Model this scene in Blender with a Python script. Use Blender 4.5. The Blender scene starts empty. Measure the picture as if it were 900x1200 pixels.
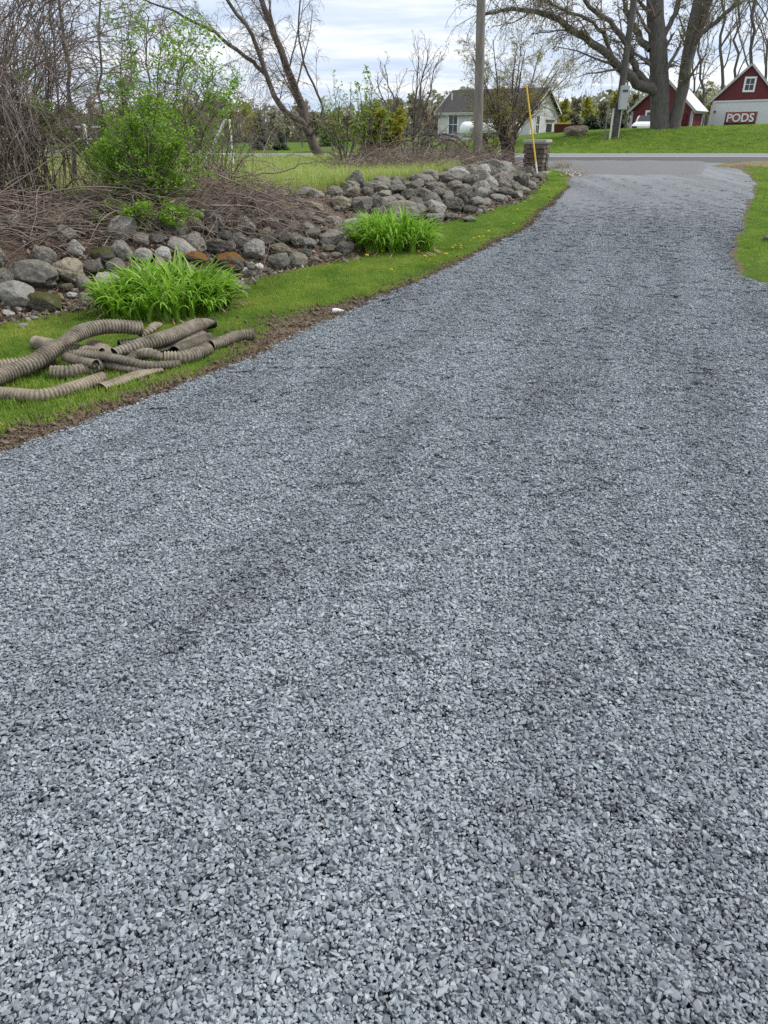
import bpy, bmesh, math, random
import numpy as np
from mathutils import Vector, Matrix, noise as mnoise

R = math.radians
rng = np.random.default_rng(7)
random.seed(7)
scene = bpy.context.scene
COL = scene.collection

# ------------------------------------------------------------------ camera
CAM_Z, PITCH, FOC = 1.6, R(27.8), 840.0
cam_data = bpy.data.cameras.new('camera')
cam_data.sensor_width = 36.0
cam_data.lens = 36.0 * FOC / 1200.0
cam_data.clip_end = 3000.0
cam_data.clip_start = 0.05
cam = bpy.data.objects.new('camera', cam_data)
cam.location = (0, 0, CAM_Z)
cam.rotation_euler = (R(90) - PITCH, 0, 0)
COL.objects.link(cam)
scene.camera = cam
scene.view_settings.view_transform = 'Standard'
scene.view_settings.look = 'None'
scene.view_settings.exposure = 0.0
scene.view_settings.gamma = 1.0

def ray(px, py):
    a, b = (px - 450) / FOC, (600 - py) / FOC
    return np.array([a, math.cos(PITCH) + b * math.sin(PITCH), -math.sin(PITCH) + b * math.cos(PITCH)])

def at(px, py, Y):
    d = ray(px, py)
    return np.array([0, 0, CAM_Z]) + d * (Y / d[1])

def mpp(Y, z=0.7):
    """metres that one photo pixel covers at forward distance Y"""
    return (Y * math.cos(PITCH) + (CAM_Z - z) * math.sin(PITCH)) / FOC

# ------------------------------------------------------------------ terrain
def sstep(a, b, t):
    t = np.clip((np.asarray(t, float) - a) / (b - a), 0, 1)
    return t * t * (3 - 2 * t)

def wob(x, y, s=1.0, seed=0):
    """cheap smooth noise in about -1..1"""
    x = np.asarray(x, float) * s; y = np.asarray(y, float) * s
    r = np.random.default_rng(seed + 100)
    out = 0
    for k in range(6):
        a, f, p = r.uniform(0, 6.28), r.uniform(.6, 2.4), r.uniform(0, 6.28)
        out = out + np.sin((x * math.cos(a) + y * math.sin(a)) * f + p) / (.6 + .5 * f)
    return out / 3.2

def base_z(y):
    return 0.68 * sstep(4, 27, y)

def gnd0(px, py):
    """ray against the plain rising profile (before the bank is added)"""
    d = ray(px, py); t = 0.3
    while t < 400:
        p = np.array([0, 0, CAM_Z]) + d * t
        if p[2] <= base_z(p[1]): return p
        t += 0.01 * max(1, t * .3)
    return p

WALL_PX = [(-420, 430), (-150, 392), (0, 378), (70, 362), (140, 352), (250, 338), (300, 324), (360, 312), (420, 300), (445, 276), (505, 263), (560, 252), (615, 234), (640, 210)]
WALL = np.array([gnd0(*p)[:2] for p in WALL_PX])
WALL = np.vstack([WALL, WALL[-1] + [0.5, 3.0], WALL[-1] + [0.2, 6.5]])

def wall_s(x, y):
    """signed distance behind the foot of the rock bank (positive = field side), and position along it"""
    x = np.asarray(x, float); y = np.asarray(y, float)
    best = np.full(x.shape, 1e9); sgn = np.ones(x.shape); along = np.zeros(x.shape)
    acc = 0.0
    for a, b in zip(WALL[:-1], WALL[1:]):
        e = b - a; L = np.hypot(*e)
        t = np.clip(((x - a[0]) * e[0] + (y - a[1]) * e[1]) / L ** 2, 0, 1)
        dx = x - (a[0] + t * e[0]); dy = y - (a[1] + t * e[1])
        d = np.hypot(dx, dy)
        side = np.sign(e[0] * (y - a[1]) - e[1] * (x - a[0]))
        m = d < best
        best = np.where(m, d, best); sgn = np.where(m, side, sgn); along = np.where(m, acc + t * L, along)
        acc += L
    return best * sgn, along

# driveway edges, as x over y
LE_PX = [(-120, 566), (0, 528), (100, 492), (200, 456), (260, 432), (320, 404), (378, 378), (440, 352), (500, 325), (560, 295), (610, 268), (645, 240), (664, 218), (668, 206)]
LE = np.array([gnd0(*p)[:2] for p in LE_PX])
RE_PX = [(905, 336), (863, 322), (862, 300), (866, 273), (871, 258), (879, 240), (886, 226), (887, 214), (880, 205), (868, 198), (856, 193.5), (846, 190.5)]
RE = np.array([gnd0(*p)[:2] for p in RE_PX])

def xl(y):
    y = np.asarray(y, float)
    v = np.interp(y, LE[:, 1], LE[:, 0])
    v = np.where(y < LE[0, 1], LE[0, 0] - (LE[0, 1] - y) * 1.5, v)
    return v + 0.05 * wob(y * 0, y, 2.2, 3) * sstep(3, 6, y) - 1.1 * sstep(22, 28, y)

def xr(y):
    y = np.asarray(y, float)
    v = np.interp(y, RE[:, 1], RE[:, 0])
    v = np.where(y < RE[0, 1], RE[0, 0] + (RE[0, 1] - y) * 8, v)
    return np.minimum(v + 0.06 * wob(y * 0, y, 2.0, 9), np.where(y < 10, 9.0, 14.0))

ROAD_Y0, ROAD_Y1, ROAD_Y2 = 29.0, 35.0, 43.6

def H(x, y):
    x = np.asarray(x, float); y = np.asarray(y, float)
    z = base_z(y) + x * 0
    s, al = wall_s(x, y)
    # raised field behind the rock bank
    fld = sstep(0, 1.5, s) * (1 - sstep(25, 28.5, y))
    z = z + fld * np.maximum(0.66 + .05 * wob(x, y, .7, 1) - z, 0)
    right = sstep(3.6, 6.0, x + .5 * y - 3.0) * sstep(9.5, 13, y)
    z = z + 0.15 * np.exp(-((s - 1.4) / .8) ** 2) * right * (s > -.4) * (1 - sstep(20.5, 23, y))
    # lawn undulation
    inside = (x > xl(y) - .25) & (x < xr(y) + .25) & (y < 29)
    z = z + np.where(inside, 0, .018 * wob(x, y, 1.6, 5) * (y < 28))
    # left lawn falls a little from drive to rocks
    rise = np.interp(x, [-60, -30, -5, 3, 11, 15, 25, 60], [-.6, -.55, -.3, .16, .70, 1.12, 1.40, 1.65])
    z = z + rise * sstep(44.2, 53, y) + .04 * wob(x, y, .3, 8) * sstep(47, 56, y)
    z = z + sstep(75, 300, y) * 0.4
    # hump at the mouth of the drive, on the right
    z = z + .16 * np.exp(-(((x - 12.6) / 2.0) ** 2 + ((y - 25.6) / 1.3) ** 2))
    return z

T_GRID = .5 * np.exp(np.linspace(0, math.log(400 / .5), 2600))
def gnd(px, py, tmax=130, above=0.0):
    """where the sight line through a photo pixel meets the terrain (or a height above it)"""
    d = ray(px, py); c = np.array([0, 0, CAM_Z])
    P = c + d[None, :] * T_GRID[:, None]
    g = P[:, 2] - H(P[:, 0], P[:, 1]) - above
    i = int(np.argmax(g <= 0)) if (g <= 0).any() else len(T_GRID) - 1
    i = max(i, 1)
    u = g[i - 1] / (g[i - 1] - g[i] + 1e-12)
    return P[i - 1] + (P[i] - P[i - 1]) * min(max(u, 0), 1)

# ------------------------------------------------------------------ object helpers
def tag(o, label=None, cat=None, group=None, kind=None):
    if label: o['label'] = label
    if cat: o['category'] = cat
    if group: o['group'] = group
    if kind: o['kind'] = kind
    return o

def link(o, parent=None):
    COL.objects.link(o)
    if parent is not None: o.parent = parent
    return o

def mesh_obj(name, V, F, mat, parent=None, smooth=False):
    me = bpy.data.meshes.new(name)
    me.from_pydata([tuple(map(float, v)) for v in V] if not isinstance(V, np.ndarray) else V.tolist(), [], F if isinstance(F, list) else F.tolist())
    if mat is not None: me.materials.append(mat)
    if smooth:
        me.polygons.foreach_set('use_smooth', [True] * len(me.polygons))
    me.update()
    return link(bpy.data.objects.new(name, me), parent)

def empty(name, loc, rz=0.0):
    o = bpy.data.objects.new(name, None)
    o.empty_display_size = .2
    o.location = tuple(map(float, loc)); o.rotation_euler = (0, 0, rz)
    return link(o)

class MB:
    def __init__(s): s.V = []; s.F = []
    def add(s, V, F):
        n = len(s.V)
        s.V.extend([tuple(map(float, v)) for v in V]); s.F.extend([tuple(int(i) + n for i in f) for f in F])
        return s
    def box(s, c, d, rz=0.0, rx=0.0, ry=0.0):
        M = Matrix.Translation(Vector(tuple(map(float, c)))) @ Matrix.Rotation(rz, 4, 'Z') @ Matrix.Rotation(ry, 4, 'Y') @ Matrix.Rotation(rx, 4, 'X')
        V = [M @ Vector((sx * d[0] / 2, sy * d[1] / 2, sz * d[2] / 2)) for sx in (-1, 1) for sy in (-1, 1) for sz in (-1, 1)]
        return s.add(V, [(0, 1, 3, 2), (4, 6, 7, 5), (0, 4, 5, 1), (2, 3, 7, 6), (0, 2, 6, 4), (1, 5, 7, 3)])
    def tube(s, pts, radii, n=8, cap=True):
        V, F = tube_np([np.array(pts, float)], [np.array(radii, float)], n)
        k = len(V)
        F = [tuple(f) for f in F]
        if cap:
            V = np.vstack([V, V[:n], V[k - n:]])
            F += [tuple(range(k, k + n))[::-1], tuple(range(k + n, k + 2 * n))]
        return s.add(V, F)
    def prism(s, poly, depth_vec):
        """closed polygon swept along depth_vec"""
        n = len(poly); dv = np.array(depth_vec, float)
        V = [np.array(p, float) for p in poly] + [np.array(p, float) + dv for p in poly]
        F = [tuple(range(n))[::-1], tuple(range(n, 2 * n))] + [(i, (i + 1) % n, n + (i + 1) % n, n + i) for i in range(n)]
        return s.add(V, F)
    def build(s, name, mat, parent=None, smooth=False, bevel=0.0):
        o = mesh_obj(name, s.V, s.F, mat, parent, smooth)
        bm = bmesh.new(); bm.from_mesh(o.data)
        bmesh.ops.recalc_face_normals(bm, faces=bm.faces)
        if bevel: bmesh.ops.bevel(bm, geom=list(bm.edges), offset=bevel, segments=2, affect='EDGES', clamp_overlap=True)
        bm.to_mesh(o.data); bm.free()
        return o

def tube_np(polys, rads, n=5):
    """tubes along polylines, one array of vertices and quads"""
    VV, FF, off = [], [], 0
    ang = np.arange(n) * 2 * math.pi / n
    ca, sa = np.cos(ang), np.sin(ang)
    for P, r in zip(polys, rads):
        m = len(P)
        T = np.gradient(P, axis=0)
        T /= np.linalg.norm(T, axis=1)[:, None] + 1e-12
        ref = np.array([0, 0, 1.]) if abs(T[:, 2]).mean() < .75 else np.array([1., .13, 0])
        U = np.cross(T, ref); U /= np.linalg.norm(U, axis=1)[:, None] + 1e-9
        W = np.cross(T, U)
        V = P[:, None, :] + r[:, None, None] * (U[:, None, :] * ca[None, :, None] + W[:, None, :] * sa[None, :, None])
        VV.append(V.reshape(-1, 3))
        i = np.arange(m - 1)[:, None] * n; j = np.arange(n)[None, :]; j2 = (j + 1) % n
        FF.append(np.stack([i + j, i + j2, i + n + j2, i + n + j], -1).reshape(-1, 4) + off)
        off += m * n
    if not VV: return np.zeros((0, 3)), np.zeros((0, 4), int)
    return np.concatenate(VV), np.concatenate(FF)

def quads(C, U, W):
    """one diamond leaf per row: centre C, half axes U (long) and W (wide)"""
    V = np.stack([C - U, C + W - .1 * U, C + U, C - W - .1 * U], 1).reshape(-1, 3)
    F = np.arange(len(C) * 4).reshape(-1, 4)
    return V, F

def leaves_at(C, size, r, up=.3, aspect=.42):
    n = len(C)
    U = r.normal(size=(n, 3)); U[:, 2] = U[:, 2] * .6 + up
    U /= np.linalg.norm(U, axis=1)[:, None]
    W = np.cross(U, r.normal(size=(n, 3))); W /= np.linalg.norm(W, axis=1)[:, None] + 1e-9
    s = size * r.uniform(.6, 1.3, n)[:, None]
    return quads(C, U * s, W * s * aspect)

# ------------------------------------------------------------------ materials
def newmat(name):
    m = bpy.data.materials.new(name); m.use_nodes = True
    nt = m.node_tree
    return m, nt, nt.nodes['Principled BSDF']

def N(nt, t, **kw):
    n = nt.nodes.new(t)
    for k, v in kw.items():
        if k in n.inputs.keys(): n.inputs[k].default_value = v
        else: setattr(n, k, v)
    return n

def ramp(nt, fac, stops):
    n = nt.nodes.new('ShaderNodeValToRGB')
    el = n.color_ramp.elements
    while len(el) < len(stops): el.new(0.5)
    for e, (p, c) in zip(el, stops):
        e.position = p; e.color = (*c, 1) if len(c) == 3 else c
    nt.links.new(fac, n.inputs[0])
    return n.outputs[0]

def mixc(nt, fac, a, b, mode='MIX'):
    n = nt.nodes.new('ShaderNodeMix'); n.data_type = 'RGBA'; n.blend_type = mode
    for sock, v in ((n.inputs[0], fac), (n.inputs[6], a), (n.inputs[7], b)):
        if isinstance(v, bpy.types.NodeSocket): nt.links.new(v, sock)
        elif isinstance(v, (int, float)): sock.default_value = v
        else: sock.default_value = (*v, 1)
    return n.outputs[2]

def mathn(nt, op, a, b=0.0, clamp=False):
    n = nt.nodes.new('ShaderNodeMath'); n.operation = op; n.use_clamp = clamp
    for sock, v in ((n.inputs[0], a), (n.inputs[1], b)):
        if isinstance(v, bpy.types.NodeSocket): nt.links.new(v, sock)
        else: sock.default_value = v
    return n.outputs[0]

def noise(nt, scale, detail=4, rough=.6, coord='Object', vec=None, stretch=None):
    if vec is None:
        tc = nt.nodes.new('ShaderNodeTexCoord'); vec = tc.outputs[coord]
    if stretch:
        mp = nt.nodes.new('ShaderNodeMapping'); mp.inputs['Scale'].default_value = stretch
        nt.links.new(vec, mp.inputs[0]); vec = mp.outputs[0]
    n = nt.nodes.new('ShaderNodeTexNoise')
    n.inputs['Scale'].default_value = scale; n.inputs['Detail'].default_value = detail; n.inputs['Roughness'].default_value = rough
    nt.links.new(vec, n.inputs['Vector'])
    return n.outputs[0]

def bump(nt, bsdf, height, strength=.5, dist=.02):
    b = nt.nodes.new('ShaderNodeBump'); b.inputs['Strength'].default_value = strength; b.inputs['Distance'].default_value = dist
    nt.links.new(height, b.inputs['Height']); nt.links.new(b.outputs[0], bsdf.inputs['Normal'])

def simple(name, col, rough=.7, nscale=8, var=.25, metal=0.0, bmp=.15, bdist=.01, stretch=None, spec=.3):
    m, nt, b = newmat(name)
    f = noise(nt, nscale, 5, .65, stretch=stretch)
    lo = tuple(c * (1 - var) for c in col); hi = tuple(min(1, c * (1 + var)) for c in col)
    nt.links.new(ramp(nt, f, [(.3, lo), (.7, hi)]), b.inputs['Base Color'])
    b.inputs['Roughness'].default_value = rough; b.inputs['Metallic'].default_value = metal
    b.inputs['Specular IOR Level'].default_value = spec
    if bmp: bump(nt, b, f, bmp, bdist)
    return m

def leafmat(name, cols, trans=.35, rough=.5, patchy=False):
    """foliage: each leaf its own shade, light passing through"""
    m, nt, b = newmat(name)
    g = nt.nodes.new('ShaderNodeNewGeometry')
    c = ramp(nt, g.outputs['Random Per Island'], [(i / max(1, len(cols) - 1), k) for i, k in enumerate(cols)])
    if patchy:
        pn = noise(nt, 1.3, 4, .65, vec=g.outputs['Position'])
        c = mixc(nt, 1.0, c, ramp(nt, pn, [(.30, (.50, .60, .5)), (.5, (.95, .95, .9)), (.70, (1.55, 1.2, 1.35))]), 'MULTIPLY')
    nt.links.new(c, b.inputs['Base Color']); b.inputs['Roughness'].default_value = rough
    b.inputs['Specular IOR Level'].default_value = .25
    t = nt.nodes.new('ShaderNodeBsdfTranslucent'); nt.links.new(c, t.inputs[0])
    mx = nt.nodes.new('ShaderNodeMixShader'); mx.inputs[0].default_value = trans
    nt.links.new(b.outputs[0], mx.inputs[1]); nt.links.new(t.outputs[0], mx.inputs[2])
    nt.links.new(mx.outputs[0], nt.nodes['Material Output'].inputs[0])
    return m

def barkmat(name, lo, hi, scale=14, bmp=.6):
    m, nt, b = newmat(name)
    f = noise(nt, scale, 6, .7, stretch=(1, 1, .18))
    g = noise(nt, scale * .12, 3)
    c = ramp(nt, f, [(.32, lo), (.68, hi)])
    c = mixc(nt, mathn(nt, 'MULTIPLY', g, .5), c, tuple(.6 * (a + b_) / 2 for a, b_ in zip(lo, hi)))
    nt.links.new(c, b.inputs['Base Color']); b.inputs['Roughness'].default_value = .9
    b.inputs['Specular IOR Level'].default_value = .15
    bump(nt, b, f, bmp, .02)
    return m

M = {}
M['bark_grey'] = barkmat('bark grey', (.06, .055, .05), (.19, .178, .162))
M['bark_dark'] = barkmat('bark dark', (.06, .048, .042), (.17, .14, .125))
M['bark_brown'] = barkmat('bark brown', (.09, .068, .058), (.24, .19, .16))
M['twig'] = barkmat('twig bark', (.12, .095, .085), (.27, .22, .195), 20)
M['brush'] = barkmat('dead brush bark', (.11, .082, .07), (.34, .275, .235), 6)
M['pole_wood'] = barkmat('weathered pole wood', (.15, .135, .12), (.32, .295, .265), 9, .5)
M['pole_dark'] = barkmat('dark treated pole wood', (.06, .057, .053), (.15, .14, .13), 9, .5)
M['white_paint'] = simple('white paint', (.74, .75, .76), .5, 6, .06)
M['red_paint'] = simple('barn red paint', (.11, .010, .014), .6, 3, .18)
M['metal_roof'] = simple('pale metal roof', (.66, .67, .69), .35, 2, .06, .3)
M['shingle'] = simple('dark roof shingle', (.045, .043, .045), .9, 9, .35)
M['glass'] = simple('window glass', (.02, .025, .03), .08, 2, .1, 0, 0, spec=.6)
M['grey_metal'] = simple('grey enamelled metal', (.42, .44, .45), .45, 5, .08)
M['black_plastic'] = simple('black plastic', (.018, .018, .018), .5, 9, .2)
M['yellow'] = simple('yellow plastic', (.62, .40, .03), .45, 6, .08)
M['dull_white'] = simple('weathered white plastic', (.62, .61, .58), .6, 20, .15)
M['cable'] = simple('galvanised cable', (.22, .22, .22), .5, 8, .1, .6)
# ------------------------------------------------------------------ ground sheet
def axis(lo, hi, f0, f1, step, grow=1.25):
    a = list(np.arange(f0, f1, step)); s = step
    v = f1; out = a[:]
    while v < hi: out.append(v); s *= grow; v += s
    out.append(hi)
    v, s, pre = f0, step, []
    while v > lo: s *= grow; v -= s; pre.append(max(v, lo))
    return np.array(sorted(set(pre + out)))

gx = axis(-420, 420, -9, 9.5, .11); gy = axis(-60, 700, 2.5, 30, .11)
gy = np.array(sorted(set(gy.tolist() + np.arange(30.5, 62, .6).tolist())))
X, Y = np.meshgrid(gx, gy)
Z = H(X, Y)
on_drive = (X > xl(Y) + .04) & (X < xr(Y) - .04) & (Y < 29.4)
on_road = (Y > ROAD_Y0 - .1) & (Y < ROAD_Y2 + .1)
Z = Z - np.where(on_drive | on_road, .05, 0)
nx, ny = len(gx), len(gy)
V = np.stack([X, Y, Z], -1).reshape(-1, 3)
ii = (np.arange(ny - 1)[:, None] * nx + np.arange(nx - 1)[None, :]).reshape(-1)
F = np.stack([ii, ii + 1, ii + 1 + nx, ii + nx], -1)
ground = mesh_obj('ground', V, F, None, smooth=True)
tag(ground, kind='structure')
S, AL = wall_s(X, Y)
edge_l = xl(Y) - X; edge_r = X - xr(Y)
def dirt_w(y):   # width of the bare strip beside the drive
    return .05 + .22 * sstep(.0, .9, wob(y * 0, y, 1.3, 21)) + .07 * (1 - sstep(5.0, 6.5, y)) + .72 * np.exp(-((y - 6.9) / .85) ** 2) + .08 * (y < 5.2)
dirt = np.where((edge_l > -.2) & (Y < 27), 1 - sstep(0, 1, (edge_l) / (dirt_w(Y) + .12)), 0)
dirt = np.maximum(dirt, np.where((edge_r > -.2) & (Y < 28), 1 - sstep(0, 1, edge_r / (.06 + .16 * sstep(0, .9, wob(Y, Y, 2, 4)) + .4 * sstep(18, 23, Y))), 0))
hump = np.exp(-(((X - 12.6) / 2.4) ** 2 + ((Y - 25.6) / 1.8) ** 2))
litter = sstep(-.25, .25, S) * (1 - sstep(5.0, 8.0, S + wob(X, Y, .8, 12))) * (Y < 27.5)
litter = np.maximum(litter, sstep(3, 6, X * 0 + S) * .25)
straw = np.clip(.14 + .42 * wob(X, Y, .55, 15), 0, 1) * sstep(1.5, 4, S) * (Y < 28.5)
straw = np.maximum(straw, hump * .9)
straw = np.maximum(straw, np.where((Y > 26.3) & (Y < 29.4), .65, 0) * (S < .5))
straw = np.maximum(straw, np.clip(.02 + .42 * wob(X, Y, 1.3, 77), 0, .6) * (S < 0) * (Y < 28))
moss = np.exp(-((S + .45) / .55) ** 2) * (Y < 11)
for nm, arr in (('dirt', dirt), ('litter', litter), ('straw', straw), ('moss', moss)):
    at_ = ground.data.attributes.new(nm, 'FLOAT', 'POINT')
    at_.data.foreach_set('value', arr.reshape(-1).astype(np.float32))

def attr(nt, nm):
    a = nt.nodes.new('ShaderNodeAttribute'); a.attribute_name = nm
    return a.outputs['Fac']

m, nt, b = newmat('ground soil and grass')
n_big = noise(nt, .55, 4, .6); n_mid = noise(nt, 5, 5, .65); n_fine = noise(nt, 60, 4, .7)
grass = ramp(nt, n_mid, [(.25, (.05, .095, .012)), (.5, (.09, .175, .018)), (.75, (.15, .24, .035))])
grass = mixc(nt, ramp(nt, n_big, [(.4, (0, 0, 0)), (.7, (.6, .6, .6))]), grass, (.085, .125, .024))
grass = mixc(nt, mathn(nt, 'MULTIPLY', n_fine, .6), grass, (.02, .035, .008))
soil = ramp(nt, n_fine, [(.25, (.045, .034, .024)), (.5, (.135, .106, .075)), (.72, (.25, .205, .15))])
lit = ramp(nt, noise(nt, 28, 5, .75), [(.28, (.035, .026, .02)), (.5, (.105, .078, .062)), (.72, (.24, .185, .148))])
str_ = ramp(nt, noise(nt, 34, 4, .7), [(.3, (.10, .085, .04)), (.7, (.30, .25, .14))])
mos = ramp(nt, n_fine, [(.3, (.028, .040, .010)), (.7, (.11, .10, .03))])
def edge(at_name, lo=.38, hi=.62, k=1.0):
    s = mathn(nt, 'ADD', attr(nt, at_name), mathn(nt, 'MULTIPLY', mathn(nt, 'SUBTRACT', mathn(nt, 'ADD', mathn(nt, 'MULTIPLY', n_mid, .55), mathn(nt, 'MULTIPLY', n_fine, .45)), .5), 1.5 * k))
    return ramp(nt, s, [(lo, (0, 0, 0)), (hi, (1, 1, 1))])
c = mixc(nt, edge('moss'), grass, mos)
c = mixc(nt, edge('straw'), c, str_)
c = mixc(nt, edge('litter'), c, lit)
c = mixc(nt, edge('dirt'), c, soil)
nt.links.new(c, b.inputs['Base Color']); b.inputs['Roughness'].default_value = .95; b.inputs['Specular IOR Level'].default_value = .1
bump(nt, b, mathn(nt, 'ADD', n_fine, n_mid), .9, .03)
ground.data.materials.append(m)

# ------------------------------------------------------------------ drive sheet
def gz(x, y):
    """surface of the gravel"""
    x = np.asarray(x, float); y = np.asarray(y, float)
    t = np.clip((x - xl(y)) / np.maximum(xr(y) - xl(y), 1), 0, 1)
    crown = .05 * np.sin(np.clip(t, 0, 1) * math.pi)
    u = x - .32 * y     # wheel tracks swing with the drive
    tracks = .0085 * np.sin(u * 4.2 + .5 * np.sin(y * .5)) * sstep(1.5, 5, y)
    return base_z(y) + crown * sstep(3, 9, y) * .6 + .009 * wob(x, y, 2.6, 31) + .006 * wob(x, y, 6.5, 32) + tracks

ys = np.concatenate([np.arange(-4, 12, .12), np.arange(12, 29.3, .22)])
ts = np.linspace(0, 1, 70)
VV = []
for y in ys:
    a, c2 = float(xl(y)), float(xr(y))
    xs = a + (c2 - a) * ts
    z = gz(xs, y) + .004 - .016 * (1 - float(sstep(9, 17, y)))
    dd = np.minimum(xs - a, c2 - xs)
    z = z - .035 * (1 - sstep(0, .14, dd))
    VV.append(np.stack([xs, xs * 0 + y, z], -1))
VV = np.concatenate(VV); n = len(ts)
ii = (np.arange(len(ys) - 1)[:, None] * n + np.arange(n - 1)[None, :]).reshape(-1)
m, nt, b = newmat('crushed stone bed')
tc = nt.nodes.new('ShaderNodeTexCoord')
vor = nt.nodes.new('ShaderNodeTexVoronoi'); vor.inputs['Scale'].default_value = 46; vor.inputs['Randomness'].default_value = 1
nt.links.new(tc.outputs['Object'], vor.inputs['Vector'])
sx = nt.nodes.new('ShaderNodeSeparateColor'); nt.links.new(vor.outputs['Color'], sx.inputs[0])
stone = ramp(nt, sx.outputs[0], [(0, (.055, .062, .075)), (.35, (.15, .165, .19)), (.7, (.26, .285, .315)), (1, (.42, .45, .48))])
gap = ramp(nt, vor.outputs['Distance'], [(.25, (1, 1, 1)), (.62, (.25, .25, .26))])
stone = mixc(nt, 1.0, stone, gap, 'MULTIPLY')
sp = nt.nodes.new('ShaderNodeSeparateXYZ'); nt.links.new(tc.outputs['Object'], sp.inputs[0])
trk = noise(nt, 1.0, 4, .6, vec=tc.outputs['Object'], stretch=(2.2, .22, 1))
fines = ramp(nt, noise(nt, 90, 3, .7), [(.3, (.135, .147, .159)), (.7, (.26, .28, .297))])
far = nt.nodes.new('ShaderNodeMapRange'); far.inputs[1].default_value = 10.5; far.inputs[2].default_value = 21
nt.links.new(sp.outputs[1], far.inputs[0])
ff = mathn(nt, 'MULTIPLY', far.outputs[0], ramp(nt, trk, [(.33, (.15, .15, .15)), (.62, (1, 1, 1))]))
c = mixc(nt, ff, stone, fines)
tan = mathn(nt, 'MULTIPLY', ramp(nt, noise(nt, 2.2, 4, .7, stretch=(1.6, .6, 1)), [(.62, (0, 0, 0)), (.74, (.5, .5, .5))]), far.outputs[0])
c = mixc(nt, tan, c, (.27, .23, .18))
nt.links.new(c, b.inputs['Base Color']); b.inputs['Roughness'].default_value = .8; b.inputs['Specular IOR Level'].default_value = .25
bump(nt, b, gap, .9, .012)
drive = mesh_obj('driveway', VV, np.stack([ii, ii + 1, ii + 1 + n, ii + n], -1), m, smooth=True)
tag(drive, kind='structure')

# ------------------------------------------------------------------ road
def strip(name, y0, y1, z, mat, x0=-160, x1=160, ny=6, nx=60):
    xs = np.linspace(x0, x1, nx); ys = np.linspace(y0, y1, ny)
    X, Y = np.meshgrid(xs, ys)
    Z = .68 + .05 * np.sin((Y - ROAD_Y0) / (ROAD_Y2 - ROAD_Y0) * math.pi) + z
    ii = (np.arange(ny - 1)[:, None] * nx + np.arange(nx - 1)[None, :]).reshape(-1)
    o = mesh_obj(name, np.stack([X, Y, Z], -1).reshape(-1, 3), np.stack([ii, ii + 1, ii + 1 + nx, ii + nx], -1), mat, smooth=True)
    return tag(o, kind='structure')
M['asphalt_old'] = simple('worn grey asphalt', (.17, .172, .178), .9, 30, .25, stretch=(.1, 1, 1))
M['asphalt_new'] = simple('dark asphalt', (.06, .062, .066), .85, 30, .25, stretch=(.1, 1, 1))
M['line'] = simple('road paint', (.72, .72, .7), .7, 12, .12)
strip('road', ROAD_Y0, ROAD_Y2, .0, M['asphalt_old'], ny=14)
strip('road_shoulder', ROAD_Y0 + .2, ROAD_Y1 - .6, .006, M['asphalt_new'])
strip('road_marking', ROAD_Y1 - .35, ROAD_Y1 - .2, .007, M['line'], ny=2)
strip('road_marking', ROAD_Y2 - .42, ROAD_Y2 - .26, .007, M['line'], ny=2)

# the older hard apron between gravel and road, a low step up
ys2 = np.arange(0, 1.001, 1 / 14); ts2 = np.linspace(0, 1, 60); VA = []
for v_ in ys2:
    for t_ in ts2:
        y0 = 21.6 + .12 * float(wob(t_ * 9, 0, 2.2, 51)) - 0.25 * t_
        yy = y0 + (29.3 - y0) * v_
        a_, c_ = float(xl(yy)) + .25, float(xr(yy)) - (1.3 - .8 * v_)
        xx = a_ + (c_ - a_) * t_
        e_ = min(t_, 1 - t_) * (c_ - a_)
        VA.append((xx, yy, float(gz(xx, yy)) + .034 - .05 * (1 - float(sstep(0, .25, e_))) - (.06 if v_ == 0 else 0)))
n_ = len(ts2); ia = (np.arange(len(ys2) - 1)[:, None] * n_ + np.arange(n_ - 1)[None, :]).reshape(-1)
ap_ = mesh_obj('driveway_apron', np.array(VA), np.stack([ia, ia + 1, ia + 1 + n_, ia + n_], -1), simple('old worn apron asphalt', (.125, .128, .134), .9, 38, .35, bmp=.5, bdist=.02), smooth=True)
tag(ap_, kind='structure')

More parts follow.
